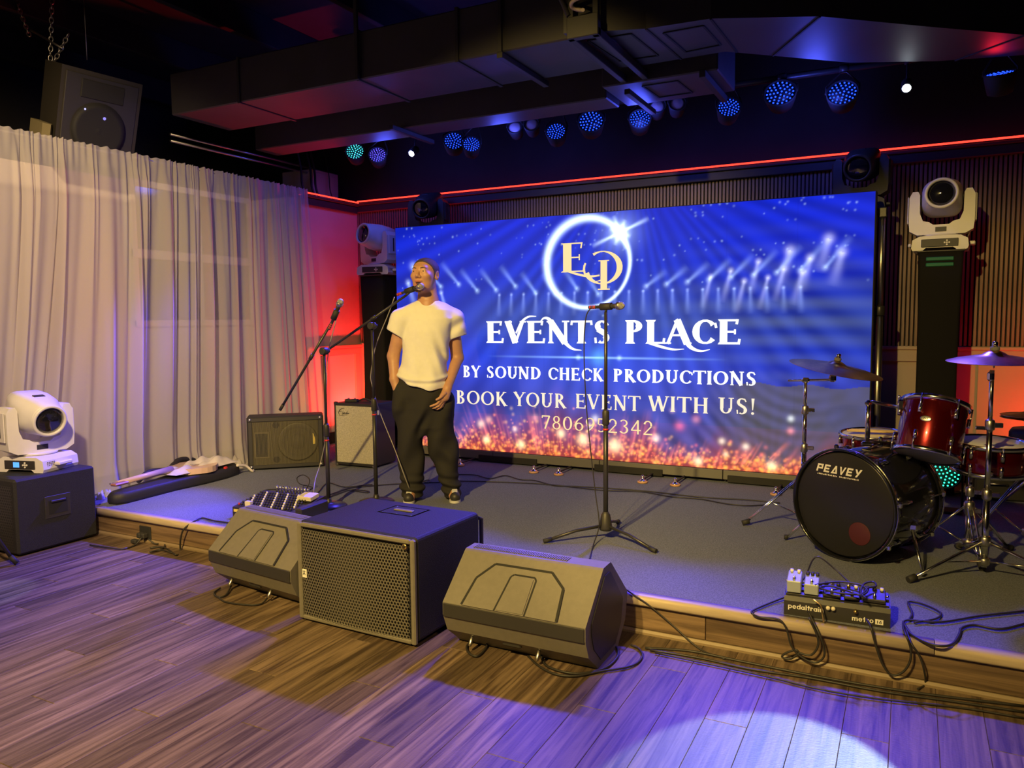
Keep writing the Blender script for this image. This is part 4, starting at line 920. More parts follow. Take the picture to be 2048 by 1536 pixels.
pdl = thing('foot_switch', 'small flat black foot switch lying on top of the guitar amplifier', 'pedal', (-4.36, 5.34, STG+.5585), radians(12))
MB().b2((-.06, -.025, 0), (.06, .025, .026), .006).build('case', 'darkplast', pdl)
for x in (-.03, .03): MB().lathe([(.010, .026), (.010, .034), (0, .036)], 10, (x, 0, 0)).build('button', 'chrome', pdl)
# red uplight cans
def uplight(label, loc, rz, group='uplights on the stage floor', led=('red_led', (1, .03, .02), 6)):
    t = thing('uplight', label, 'stage light', loc, rz, group)
    MB().b2((-.07, -.05, 0), (.07, .05, .012), .003).build('base', 'blackmetal', t)
    MB().lathe([(.05, .03), (.062, .04), (.064, .15), (.058, .152), (.056, .145)], 20, (0, 0, 0)).build('can', 'black', t)
    MB().lathe([(.056, .146), (0, .148)], 20).build('lens', emis(*led), t)
    MB().tube([(-.068, 0, .01), (-.068, 0, .10)], .005, 6).build('bracket', 'blackmetal', t); MB().tube([(.068, 0, .01), (.068, 0, .10)], .005, 6).build('bracket', 'blackmetal', t)
uplight('red uplight can on the stage behind the guitar amplifier', (-5.03, 6.50, STG), .3)
uplight('red uplight can on the stage floor at the right end behind the drums', (1.05, 6.25, STG), -.2)
gp = par('green lit stage lamp glowing behind the bass drum', .222, .433, .085, 12, -4, 'green', True, 5.6, None, False)
MB().b2((-.09, -.02, -.253), (.09, .12, -.238), .003).build('floor_plate', 'blackmetal', gp)
for x in (-.10, .10): MB().tube([(x, .05, -.245), (x, .05, .0)], .007, 6).build('bracket', 'blackmetal', gp)

# ================================================================== microphones and stands
def tripod_base(t, z0=0., leg=.33, az0=0., hub=.10):
    MB().lathe([(.034, hub-.045), (.038, hub-.03), (.034, hub+.0), (.026, hub+.045), (.016, hub+.062), (.012, hub+.065)], 18).build('hub', 'darkplast', t)
    for k in range(3):
        a = az0+2*pi*k/3; l_ = MB().tube([(.025*cos(a), .025*sin(a), hub-.02), (leg*.5*cos(a), leg*.5*sin(a), hub*.62), (leg*cos(a), leg*sin(a), .014)], .0095, 8).build('leg', 'blackmetal', t)
        MB().tube([((leg-.03)*cos(a), (leg-.03)*sin(a), .022), ((leg+.018)*cos(a), (leg+.018)*sin(a), .012)], .013, 10).build('rubber_foot', 'rubber', l_)
def microphone(label, tip, axis, ringm='red'):
    ax = Vector(axis).normalized(); t = thing('microphone', label, 'microphone', tip, 0, 'microphones'); t.scale = (.9, .9, .9)
    MB().lathe([(.009, -.185), (.0105, -.183), (.0125, -.10), (.0165, -.052), (.0185, -.046)], 16, (0, 0, 0), ax).build('body', 'darkplast', t)
    MB().lathe([(.0185, -.046), (.0245, -.036), (.0262, -.026), (.0262, -.020), (.0245, -.016)], 20, (0, 0, 0), ax).build('collar', 'steel', t)
    MB().lathe([(.0245, -.016), (.024, -.006), (.019, .006), (.010, .013), (0, .0155)], 20, (0, 0, 0), ax).build('ball_grille', mat('mic_mesh', (.52, .50, .44), .4, metal=.7, bump=.8, bscale=900), t)
    pl = MB().lathe([(.010, -.245), (.0105, -.24), (.0105, -.185)], 12, (0, 0, 0), ax).build('cable_plug', 'darkplast', t)
    for h in (-.232, -.216, -.200): MB().lathe([(.0115, h-.005), (.0115, h+.005)], 12, (0, 0, 0), ax).build('coloured_band', ringm, pl)
    return t
def mic_stand(label, loc, top, boom=None, clutch=.7, clip=None, az0=0., pole_r=.0115):
    t = thing('microphone_stand', label, 'microphone stand', loc, 0, 'microphone stands')
    if boom: MB().lathe([(.118, 0), (.122, .004), (.120, .012), (.05, .022), (.024, .030), (.020, .045), (.016, .06)], 32).build('round_base', 'blackmetal', t)
    else: tripod_base(t, 0, .35, az0)
    zt = top-loc[2]; zc = clutch-loc[2]
    MB().tube([(0, 0, .03 if boom else .10), (0, 0, zc)], pole_r*1.25, 12).build('lower_tube', 'blackmetal', t); MB().tube([(0, 0, zc), (0, 0, zt)], pole_r*.85, 12).build('upper_tube', 'blackmetal', t)
    MB().lathe([(.016, zc-.055), (.020, zc-.05), (.020, zc+.02), (.014, zc+.035)], 14).build('clutch', 'darkplast', t)
    MB().lathe([(.0165, zc-.085), (.0165, zc-.075)], 14).build('red_band', 'red', t)
    if boom:
        a, b = Vector(boom[0])-Vector(loc), Vector(boom[1])-Vector(loc)
        MB().tube([a, b], .0088, 10).build('boom_arm', 'blackmetal', t)
        MB().tube([a, a+(b-a).normalized()*.05], .011, 10).build('boom_end_cap', 'rubber', t)
        u = Vector((0, 0, zt)); MB().lathe([(.022, -.025), (.026, -.02), (.026, .02), (.022, .025)], 16, u, (0, 1, 0)).build('swivel_joint', 'darkplast', t)
        MB().lathe([(.012, .025), (.016, .03), (.016, .045), (.010, .05)], 6, u, (0, 1, 0)).build('wing_screw', 'rubber', t)
        m_ = a+(b-a)*.62; MB().tube([m_-(b-a).normalized()*.02, m_+(b-a).normalized()*.02], .013, 10).build('boom_clutch', 'darkplast', t)
        top_ = b
    else: top_ = Vector((0, 0, zt))
    if clip:
        c = Vector(clip[0])-Vector(loc); ax = Vector(clip[1]).normalized()
        MB().tube([c-ax*.035, c+ax*.035], .0205, 12).build('clip', 'rubber', t); MB().tube([top_, c-Vector((0, 0, .012))], .008, 8).build('clip_neck', 'rubber', t)
    return t
def mic_on(lab_m, lab_s, loc, top, boom, clutch, tip, axis, az0, ringm='red'):
    ax = Vector(axis).normalized(); microphone(lab_m, tip, ax, ringm)
    mic_stand(lab_s, loc, top, boom, clutch, (Vector(tip)-ax*.105, ax), az0)
mic_on('microphone with silver ball pointing up on the left boom stand, nobody near it', 'black boom stand nearest the curtain with its arm crossing the second boom', (-3.523, 4.04, STG), 1.248, ((-3.90, 4.00, .835), (-3.425, 4.01, 1.440)), .72, (-3.333, 4.0, 1.582), (.50, -.05, .80), .5)
mic_on("microphone at the singer's mouth on the second boom stand", 'black boom stand right in front of the singer', (-3.30, 4.28, STG), 1.415, ((-3.72, 4.26, 1.225), (-3.07, 4.36, 1.618)), .88, (-2.945, 4.375, 1.682), (.97, -.02, .26), .2, 'red')
mic_on('microphone lying level on the straight stand in front of the screen text', 'black straight microphone stand alone in the middle of the stage', (-1.531, 4.11, STG), 1.485, None, .90, (-1.425, 4.085, 1.520), (.98, -.20, .03), radians(-22), 'red')

# ================================================================== drum kit
def lugs(mb, c, ax, r, h0, h1, n, rod=True, ph=0.):
    ax = Vector(ax).normalized(); u = ax.orthogonal().normalized(); v = ax.cross(u); c = Vector(c)
    for k in range(n):
        a = 2*pi*k/n+ph; d = u*cos(a)+v*sin(a)
        mb.tube([c+ax*h0+d*(r+.018), c+ax*h1+d*(r+.018)], .0038, 6)
        m_ = c+ax*((h0+h1)/2); 
def drum(name, label, c, ax, r, dep, shell, top, bottom, hoop, nl=6, cat='drum', group='drum kit', hoop_r=.012):
    """shell with two heads, two hoops, tension rods and lugs; c is the centre of the lower/rear head, ax points to the upper/front head"""
    t = thing(name, label, cat, c, 0, group); ax = Vector(ax).normalized()
    MB().lathe([(r, .004), (r+.002, .01), (r+.002, dep-.01), (r, dep-.004)], 40, (0, 0, 0), ax).build('shell', shell, t)
    MB().lathe([(r*.99, dep+.004), (r*.96, dep+.008), (0, dep+.008)], 40, (0, 0, 0), ax).build('upper_head', top, t)
    MB().lathe([(0, -.008), (r*.96, -.008), (r*.99, -.004)], 40, (0, 0, 0), ax).build('lower_head', bottom, t)
    for h in (-.004, dep+.004):
        MB().lathe([(r+.004, h-hoop_r), (r+.012, h-hoop_r), (r+.010, h), (r+.013, h+hoop_r), (r+.004, h+hoop_r), (r+.004, h-hoop_r)], 40, (0, 0, 0), ax).build('hoop', hoop, t)
    u = ax.orthogonal().normalized(); v = ax.cross(u)
    for k in range(nl):
        a = 2*pi*(k+.3)/nl; d = u*cos(a)+v*sin(a)
        for h0, h1, lc in ((-.012, dep*.28, dep*.24), (dep*.72, dep+.014, dep*.76)):
            rod = MB().tube([d*(r+.016)+ax*h0, d*(r+.016)+ax*h1], .0038, 6).build('tension_rod', 'chrome', t)
            MB().tube([d*(r+.010)+ax*(lc-.022), d*(r+.010)+ax*(lc+.022)], .0095, 8).build('lug', 'chrome', rod)
    return t
# bass drum: front (logo) head to the camera's left, axis turned 30 degrees
ba = Vector((-sin(radians(28)), -cos(radians(28)), 0)); BR = .278; BD = .42
bfront = Vector((-.285, 4.30, STG+.292)); brear = bfront-ba*BD
bd = drum('bass_drum', 'big black bass drum with white maker lettering on its front head', brear, ba, BR, BD, 'blackshell', 'blackhead', 'clearhead', 'blackshell', 8, hoop_r=.020)
for h in (-.012, BD+.012): MB().lathe([(BR+.0125, h-.012), (BR+.017, h-.008), (BR+.017, h-.002), (BR+.0125, h+.0), (BR+.0125, h-.012)], 48, (0, 0, 0), ba).build('chrome_inlay', 'chrome', bd)
u = Vector((cos(radians(28)), -sin(radians(28)), 0)); vz = Vector((0, 0, 1))   # along the head, to the right seen from the front
u = -ba.cross(vz).normalized(); u = u if u.x > 0 else -u
def block(ch):     # bold slanted block capitals
    T = .24
    if ch == 'P': return _hbar(0, T, 0, 1)+_hbar(0, .85, .78, 1)+_hbar(.62, .85, .36, 1)+_hbar(0, .85, .36, .56)
    if ch == 'E': return _hbar(0, T, 0, 1)+_hbar(0, .80, .78, 1)+_hbar(0, .72, .40, .60)+_hbar(0, .80, 0, .22)
    if ch == 'A': return [[(0, 0), (.24, 0), (.62, 1), (.42, 1)], [(.42, 1), (.62, 1), (.90, 0), (.66, 0)]]+_hbar(.2, .72, .0, .18)
    if ch == 'V': return [[(0, 1), (.24, 1), (.52, 0), (.34, 0)], [(.66, 1), (.90, 1), (.52, 0), (.34, 0)]]
    if ch == 'Y': return [[(0, 1), (.26, 1), (.56, .5), (.34, .42)], [(.68, 1), (.95, 1), (.50, 0), (.24, 0)]]
    return []
pl = []; cx = 0
for ch in 'PEAVEY':
    pl += [[((cx+px*.92+py*.28)*.0435-.125, py*.042) for px, py in p] for p in block(ch)]; cx += .98
flat_polys(pl, 'logo_lettering', 'print', bd, ax=(u, Vector((0, 0, 1)), ba), org=ba*(BD+.0095)+vz*.155-u*.035, d=.0012)
sm_ = []
for i in range(26):
    if i not in (13,): sm_ += _hbar(-.118+i*.0092, -.118+i*.0092+(.0062 if i % 3 else .004), 0, .0075 if i % 4 else .0055)
flat_polys(sm_, 'small_print', 'print', bd, ax=(u, Vector((0, 0, 1)), ba), org=ba*(BD+.0095)+vz*.139-u*.035, d=.0012)
MB().lathe([(.060, BD+.0088), (.058, BD+.0096), (0, BD+.0092)], 28, u*.095-vz*.135, ba).build('port_hole', mat('port_patch', (.07, .012, .014), .5), bd)
for s_ in (-1, 1):
    foot = ba*(BD*.62)+u*s_*(BR+.11)+vz*(-.292)+ba*.10
    sp = MB().tube([ba*(BD*.55)+u*s_*(BR*.93)-vz*.10, foot+vz*.012], .0085, 10).build('spur', 'chrome', bd)
    MB().tube([foot+vz*.03, foot+vz*.006], .011, 10).build('rubber_tip', 'rubber', sp); MB().box(ba*(BD*.55)+u*s_*(BR*.95)-vz*.09, (.05, .05, .045), .012).build('spur_bracket', 'chrome', sp)
for k in range(8):
    a = 2*pi*(k+.3)/8; d = ba.orthogonal().normalized(); e = ba.cross(d); q = d*cos(a)+e*sin(a)
    for h in (.0, BD): MB().box(q*(BR+.022)+ba*h, (.022, .022, .028), .006).build('claw', 'chrome', bd)
# double tom post on the bass drum
tpst = thing('tom_holder', 'chrome post and arm on the bass drum holding the red tom', 'drum hardware', bfront-ba*.20+vz*(BR+.010), 0, 'drum kit')
MB().box((0, 0, .012), (.06, .05, .022), .008).build('base_block', 'chrome', tpst); MB().tube([(0, 0, .02), (0, 0, .235)], .0125, 14).build('post', 'chrome', tpst)
MB().tube([(-.01, 0, .228), (.02, .01, .235), (.17, .04, .205)], .0085, 10).build('arm', 'chrome', tpst); MB().box((.0, 0, .228), (.034, .034, .034), .012).build('ball_joint', 'chrome', tpst)
MB().box((.155, .036, .225), (.035, .045, .055), .008).build('bracket', 'chrome', tpst)
for x in (.145, .17): MB().tube([(x, .036, .25), (x, .036, .272)], .006, 8).build('wing_screw', 'chrome', tpst)
# rack tom, tilted toward the drummer
ta = Vector((.14, .36, .93)).normalized(); tc = Vector((.088, 4.44, .738))
tm = drum('rack_tom', 'glossy wine-red tom drum tilted above the bass drum', tc, ta, .150, .265, 'redshell', 'drumhead', 'clearhead', 'chrome', 6, hoop_r=.011)
fn = (Vector((-.10, -1, 0))-ta*ta.dot(Vector((-.10, -1, 0)))).normalized(); fn = (fn+Vector((-.16, 0, 0))).normalized(); fn = (fn-ta*ta.dot(fn)).normalized()
bg_ = MB().lathe([(.026, 0), (.026, .003), (.023, .004), (0, .004)], 24, fn*.1515+ta*.150, fn); lat = ta.cross(fn)
ctr_ = fn*.1515+ta*.150
bg_.v = [tuple(ctr_+(Vector(p)-ctr_)-ta*((Vector(p)-ctr_).dot(ta))*.42) for p in bg_.v]
bo = bg_.build('oval_badge', 'steel', tm)
flat_polys([[(a*.6, b*.6) for a, b in p] for p in (_line(-.018, -.006, -.010, .006, .005)+_line(-.008, .0, .002, .0, .008)+_line(.006, -.008, .016, .008, .004)+_line(.006, .008, .016, -.008, .004))], 'badge_mark', 'black', bo, ax=(-lat if lat.x < 0 else lat, ta, fn), org=ctr_, d=.0046)
# snare behind, with drumsticks-coloured head, and floor tom on the right
sn = drum('snare_drum', 'shallow red snare drum with cream head behind the tom post', (-.185, 5.00, .625), (-.02, -.05, 1), .168, .125, 'redshell', 'drumhead', 'clearhead', 'chrome', 8, hoop_r=.010)
for k in range(3): tag(MB().tube([(-.32+.01*k, 4.905+.025*k, .778), (.02-.01*k, 4.95+.022*k, .776)], [.0065, .0055], 8).build('drumstick', mat('hickory', (.72, .52, .26), .5)), ('tan drumstick lying frontmost on the snare head', 'tan drumstick lying in the middle on the snare head', 'tan drumstick lying rearmost on the snare head')[k], 'drumstick', 'drumsticks on the snare')
ft = drum('snare_drum', 'red drum with pale blue-lit head on a stand at the right', (.375, 4.62, .655), (.03, -.06, 1), .165, .135, 'redshell', mat('white_drumhead', (.72, .72, .74), .3), 'clearhead', 'chrome', 8, hoop_r=.010)

def stand(label, loc, name='cymbal_stand', top=1.0, tilt_top=None, az0=0., leg=.36, hubz=.30, joints=(.55, .80), double=True):
    t = thing(name, label, 'stand', loc, 0, 'drum hardware stands'); H = top-loc[2]
    MB().tube([(0, 0, .04), (0, 0, joints[0])], .0150, 14).build('lower_tube', 'chrome', t); MB().tube([(0, 0, joints[0]), (0, 0, joints[1])], .0125, 14).build('middle_tube', 'chrome', t)
    MB().tube([(0, 0, joints[1]), (0, 0, H)], .010, 14).build('upper_tube', 'chrome', t)
    for z in joints:
        c = MB().lathe([(.018, -.025), (.021, -.02), (.021, .02), (.016, .026)], 14, (0, 0, z)).build('collar', 'steel', t)
        MB().b2((.018, -.004, z-.012), (.055, .004, z+.012), .003).build('wing_screw', 'chrome', c)
    MB().lathe([(.022, hubz-.02), (.026, hubz-.01), (.026, hubz+.02), (.020, hubz+.03)], 14).build('hub', 'steel', t)
    MB().lathe([(.020, .05), (.024, .055), (.024, .08), (.020, .085)], 14).build('lower_hub', 'steel', t)
    for k in range(3):
        a = az0+2*pi*k/3; d = Vector((cos(a), sin(a), 0)); e = Vector((-sin(a), cos(a), 0))
        p0 = d*.02+vz*hubz; p1 = d*leg+vz*.02; m_ = p0+(p1-p0)*.55
        l_ = MB()
        for s_ in ((-1, 1) if double else (0,)): l_.tube([p0+e*s_*.012, m_+e*s_*.012, p1+e*s_*.004], .0055 if double else .0085, 8)
        l_ = l_.build('leg', 'chrome', t)
        MB().tube([d*.02+vz*.068, m_], .005, 8).build('brace', 'chrome', l_)
        MB().tube([p1+d*(-.02)+vz*.008, p1+d*.022-vz*.004], .0165, 12).build('rubber_foot', 'rubber', l_)
    return t
def cymbal(label, c, ax, r, m_='cymbal', cup=.05):
    t = thing('cymbal', label, 'cymbal', c, 0, 'cymbals'); ax = Vector(ax).normalized()
    MB().lathe([(r, -.018), (r*.8, -.006), (r*.5, .006), (cup*1.1, .014), (cup*.9, .022), (cup*.5, .032), (.006, .035), (.006, .032), (cup*.5, .029), (cup*.9, .019), (cup*1.1, .011), (r*.5, .003), (r*.8, -.009), (r, -.0195), (r, -.018)], 48, (0, 0, 0), ax).build('plate', m_, t)
    MB().lathe([(.018, .034), (.020, .037), (.020, .050), (.016, .053)], 14, (0, 0, 0), ax).build('felt_washer', 'felt', t)
    MB().lathe([(.010, .053), (.013, .055), (.013, .072), (.008, .078)], 8, (0, 0, 0), ax).build('wing_nut', 'chrome', t)
    MB().tube([ax*(-.05), ax*.055], .0042, 8).build('spindle', 'chrome', t)
    return t
ls = stand('chrome cymbal stand with short boom left of the bass drum', (-.555, 4.90, STG), top=1.075, az0=radians(205), leg=.34, hubz=.30, joints=(.48, .71))
MB().tube([(-.10, 0, .885), (.135, 0, .895), (.155, 0, .90), (.162, 0, .95)], .0075, 10).build('boom_arm', 'chrome', ls); MB().box((0, 0, .89), (.05, .03, .03), .010).build('tilter', 'chrome', ls)
MB().box((.150, 0, .905), (.04, .035, .045), .010).build('cymbal_tilter', 'chrome', ls); MB().lathe([(.016, .30), (.016, .335)], 12).build('paper_tape', 'cream', ls)
cymbal('bronze cymbal tilted to the right on the left stand in front of the screen edge', (-.388, 4.90, 1.155), (.20, -.05, .97), .262)
rs = stand('chrome cymbal stand nearest the right edge with wide tripod legs', (.350, 4.33, STG), top=1.185, az0=radians(222), leg=.42, hubz=.165, joints=(.40, .74), double=False)
MB().box((-.005, 0, .975), (.03, .03, .05), .010).build('tilter', 'chrome', rs); MB().b2((-.06, -.006, .715), (.0, .006, .733), .004).build('lever', 'chrome', rs)
cymbal('cymbal seen edge-on at the top right, washed in blue light', (.357, 4.33, 1.245), (.01, -.04, 1), .205)
hs = stand('chrome hi-hat stand behind the right drum at the frame edge', (.60, 5.02, STG), 'hi_hat_stand', top=1.02, az0=radians(190), leg=.28, hubz=.40, joints=(.45, .62))
cymbal('lower hi-hat cymbal just showing at the right frame edge', (.62, 5.02, .880), (0, 0, -1), .17); cymbal('upper hi-hat cymbal just showing at the right frame edge', (.62, 5.02, .905), (0, 0, 1), .17)
fs = stand('chrome basket stand holding the red drum on the right', (.300, 4.66, STG), 'snare_stand', top=.60, az0=radians(160), leg=.26, hubz=.26, joints=(.24, .34))
for k in range(3):
    a = radians(30+120*k); MB().tube([(0, 0, .42), (.075+.15*cos(a), -.04+.15*sin(a), .452), (.075+.185*cos(a), -.04+.185*sin(a), .485)], .007, 8).build('basket_arm', 'chrome', fs)
s2 = stand('chrome snare stand half hidden behind the bass drum', (-.185, 5.00, STG), 'snare_stand', top=.60, az0=radians(100), leg=.24, hubz=.26, joints=(.24, .34))
for k in range(3):
    a = radians(30+120*k); MB().tube([(0, 0, .41), (.15*cos(a), .15*sin(a), .43), (.185*cos(a), .185*sin(a), .46)], .007, 8).build('basket_arm', 'chrome', s2)
# drum pedal, throne and stage box behind the kit
kp = thing('kick_pedal', 'chrome kick pedal on the floor behind the bass drum', 'drum pedal', tuple(brear-ba*.13+vz*(-.292)), atan2(-ba.x, ba.y), 'drum kit')
MB().b2((-.05, -.26, 0), (.05, .06, .008), .002).build('base_plate', 'blackmetal', kp); MB().box((0, -.10, .055), (.075, .25, .010), .003, Matrix.Rotation(radians(16), 3, 'X')).build('footboard', 'chrome', kp)
for x in (-.045, .045): MB().tube([(x, .05, 0), (x, .05, .19)], .007, 8).build('upright', 'chrome', kp)
MB().tube([(-.05, .05, .18), (.05, .05, .18)], .006, 8).build('axle', 'chrome', kp); MB().tube([(0, .05, .18), (0, .01, .32)], .004, 8).build('beater_rod', 'chrome', kp); MB().sphere((0, .012, .325), .022, 12).build('beater', 'felt', kp)
th = thing('drum_throne', 'round black drum stool on chrome legs at the right frame edge behind the kit', 'stool', (.72, 5.62, STG))
MB().lathe([(.02, .47), (.155, .475), (.165, .50), (.165, .545), (.15, .57), (0, .575)], 32).build('seat', 'tolex', th); MB().tube([(0, 0, .12), (0, 0, .475)], .014, 12).build('post', 'chrome', th)
for k in range(3):
    a = radians(30+120*k); MB().tube([(.015*cos(a), .015*sin(a), .30), (.26*cos(a), .26*sin(a), .012)], .009, 8).build('leg', 'chrome', th)
bx_ = thing('stage_box', 'black box with an orange sticker on the stage behind the drums', 'box', (.57, 6.27, STG), radians(8))
MB().b2((-.17, -.14, 0), (.17, .14, .30), .012).build('case', 'tolex', bx_); MB().b2((-.02, -.143, .20), (.05, -.1395, .29), .001).build('orange_sticker', 'orange', bx_); MB().tube([(-.10, -.14, .10), (-.10, -.165, .12), (.02, -.165, .12), (.02, -.14, .10)], .006, 6).build('handle', 'steel', bx_)

# ================================================================== pedalboard on the stage lip
pb = thing('pedalboard', 'narrow black pedalboard with white lettering at the stage edge below the drums', 'pedalboard', (-.245, 3.39, STG), radians(3))
MB().prism([(.0, 0), (.0, .062), (.012, .080), (.135, .098), (.150, .090), (.150, 0)], .41, (-.205, 0, 0), ((0, 1, 0), (0, 0, 1), (1, 0, 0))).build('frame', 'darkplast', pb)
for i in range(3): MB().box((0, .035+i*.045, .0865+i*.006), (.40, .030, .006), .001, Matrix.Rotation(radians(8), 3, 'X')).build('rail', 'blackmetal', pb)
def small(ch):
    t = .2
    D = {'p': _hbar(0, t, -.35, .7)+_arc(.36, .35, .36, .37, 0, 360, t*.8, t, 14), 'e': _arc(.36, .35, .36, .37, 20, 330, t*.8, t, 14)+_hbar(.05, .68, .28, .42), 'd': _hbar(.55, .55+t, 0, 1)+_arc(.36, .35, .36, .37, 0, 360, t*.8, t, 14),
         'a': _hbar(.52, .52+t, 0, .7)+_arc(.34, .33, .34, .35, 0, 360, t*.8, t, 14), 'l': _hbar(.05, .05+t, 0, 1), 't': _hbar(.15, .15+t, 0, .95)+_hbar(0, .5, .52, .70), 'r': _hbar(0, t, 0, .7)+_arc(.30, .40, .26, .30, 20, 150, t*.8, t, 8), 'i': _hbar(.05, .05+t, 0, .65)+_hbar(.05, .05+t, .78, .95),
         'n': _hbar(0, t, 0, .7)+_hbar(.45, .45+t, 0, .5)+_arc(.33, .42, .32, .30, 0, 170, t*.8, t, 10), 'm': _hbar(0, t, 0, .7)+_hbar(.42, .42+t, 0, .55)+_hbar(.84, .84+t, 0, .5)+_hbar(.1, 1.0, .52, .7), 'o': _arc(.36, .35, .36, .37, 0, 360, t*.8, t, 14)}
    wd = {'l': .38, 't': .58, 'r': .58, 'i': .38, 'm': 1.16}
    return D[ch], wd.get(ch, .82)
def small_text(s_, x0, h):
    out = []; cx = 0
    for ch in s_:
        g_, a = small(ch); out += [[(x0+(px+cx)*h, py*h) for px, py in p] for p in g_]; cx += a
    return out, x0+cx*h
q, e = small_text('pedaltrain', -.188, .021); flat_polys(q, 'lettering', 'print', pb, org=(0, -.0002, .030), d=.0008)
q, e = small_text('metro', .062, .021); q += [[(e+.004, -.003), (e+.034, -.003), (e+.034, .019), (e+.004, .019)]]; flat_polys(q, 'lettering', 'print', pb, org=(0, -.0002, .014), d=.0008)
flat_polys(_hbar(e+.011, e+.014, .002, .014)+_arc(e+.023, .006, .005, .005, 0, 360, .0025, .0025, 12)+_line(e+.0205, .008, e+.026, .0145, .0025), 'numeral', 'black', pb, org=(0, -.0012, .014), d=.0008)
def pedal(label, x, y, wd, dp, ht, col, knobs, sw='chrome', name='effects_pedal'):
    t = thing(name, label, 'effects pedal', (-.245+x*cos(radians(3))-y*sin(radians(3)), 3.39+y*cos(radians(3))+x*sin(radians(3)), STG+.0835+y*.14), radians(3), 'effects pedals on the board')
    t.rotation_euler = (radians(7.5), 0, radians(3)); MB().b2((-wd/2, -dp/2, .004), (wd/2, dp/2, ht), .004).build('case', col, t)
    for i, k in enumerate(knobs):
        o = MB().lathe([(.008, ht), (.0075, ht+.012), (0, ht+.013)], 12, (-wd/2+wd*(i+.5)/len(knobs), dp/2-.016, 0)).build('knob', k, t)
    MB().lathe([(.007, ht), (.007, ht+.008), (.004, ht+.010), (.004, ht+.018), (0, ht+.019)], 12, (0, -dp/2+.02, 0)).build('foot_switch', sw, t)
    for sx in (-1, 1): MB().tube([(sx*wd/2, .01, ht*.5), (sx*(wd/2+.012), .01, ht*.5)], .005, 8).build('jack', 'chrome', t)
    return t
pedal('pale grey-green effects pedal at the left end of the pedalboard', -.168, .075, .058, .110, .058, 'pewter', ('print', 'print'))
pedal('pale green effects pedal second from the left on the pedalboard', -.098, .075, .058, .110, .052, 'pewter', ('darkplast',)*3)
pedal('black effects pedal with pale knobs in the middle of the pedalboard', -.018, .070, .070, .105, .020, 'darkplast', ('darkplast', 'cream', 'darkplast'))
pedal('black effects pedal with an orange knob right of the middle', .060, .070, .060, .105, .020, 'darkplast', ('gold', 'print'))
pedal('black effects pedal at the right end of the pedalboard', .145, .070, .085, .105, .022, 'blackmetal', ('darkplast', 'darkplast', 'print'))
for x, m_ in ((-.03, 'cream'), (-.01, 'cream'), (.075, 'gold')):
    MB().lathe([(.009, 0), (.008, .014), (0, .015)], 12, (x, -.002, .055), (0, -1, .1)).build('knob', m_, pb)
tag(MB().tube([(-.330, 3.345, .275), (-.300, 3.36, .25), (-.285, 3.32, .196)], .0035, 8).build('jack_lead', 'gold'), 'short gold-tipped lead slanting across the front of the pedalboard', 'cable')

# mixer on the stage behind the left wedge
mx_ = thing('mixing_desk', 'small black mixing desk crowded with knobs and plugs behind the left wedge', 'mixer', (-3.64, 3.73, STG), radians(4))
MB().prism([(-.17, 0), (-.17, .07), (.14, .115), (.17, .10), (.17, 0)], .50, (-.27, 0, 0), ((0, 1, 0), (0, 0, 1), (1, 0, 0))).build('case', 'darkplast', mx_)
kn = MB(); kc = MB(); kr = MB()
for i in range(20):
    for j in range(7):
        x = -.24+i*.022; y = -.14+j*.036; z = .0745+(y+.17)*.145; (kn if (i*7+j*3) % 4 else kc if (i+j) % 7 else kr).lathe([(.007, 0), (.006, .014), (0, .015)], 8, (x, y, z))
for b_, m_, nm in ((kn, 'darkplast', 'knobs'), (kc, 'print', 'pale_knobs'), (kr, 'red', 'red_knobs')): o = b_.build(nm, m_, mx_); o['kind'] = 'stuff'
for i in range(11): MB().lathe([(.009, 0), (.009, .03), (.006, .045)], 10, (-.16+i*.026, .135, .112)).build('plug', 'chrome' if i % 3 else 'steel', mx_)
for x, m_ in ((-.262, 'yellow'), (-.02, 'yellow'), (.03, 'yellow')): MB().box((x+.03, -.1705, .048), (.055 if x < -.2 else .03, .002, .018), 0).build('tape_label', m_, mx_)
MB().box((-.155, -.145, .095), (.045, .030, .035), .003).build('cream_block', 'cream', mx_)
for x in (-.10, .06, .11, .17): MB().lathe([(.009, 0), (.009, .006), (0, .007)], 10, (x, -.170, .030), (0, -1, 0)).build('jack', 'print', mx_)
MB().box((.25, -.02, .05), (.05, .28, .10), .008).build('side_cheek', 'darkplast', mx_)
MB().box((.165, .05, .125), (.11, .09, .028), .003, Matrix.Rotation(radians(8), 3, 'X')).build('fader_panel', 'cream', mx_)
pw = thing('power_adapter', 'chunky black power adapter plugged in front of the mixing desk', 'adapter', (-3.335, 3.48, STG), radians(10))
MB().b2((-.05, -.035, 0), (.05, .035, .075), .008).build('case', 'rubber', pw)
for x in (-.03, .025): MB().box((x, -.0355, .05), (.018, .002, .022), 0).build('white_label', 'print', pw)
# wall socket on the stage front with plugs
so = thing('power_socket', 'black double power socket on the stage front at the left', 'socket', (-4.475, EDGE-.001, .062))
MB().b2((-.055, -.008, -.045), (.055, 0, .045), .003).build('plate', 'black', so)
for x in (-.02, .02): MB().box((x, -.028, -.012), (.032, .04, .034), .006).build('plug', 'rubber', so)
MB().box((-.012, -.075, -.040), (.05, .035, .026), .006).build('adapter', 'rubber', so)
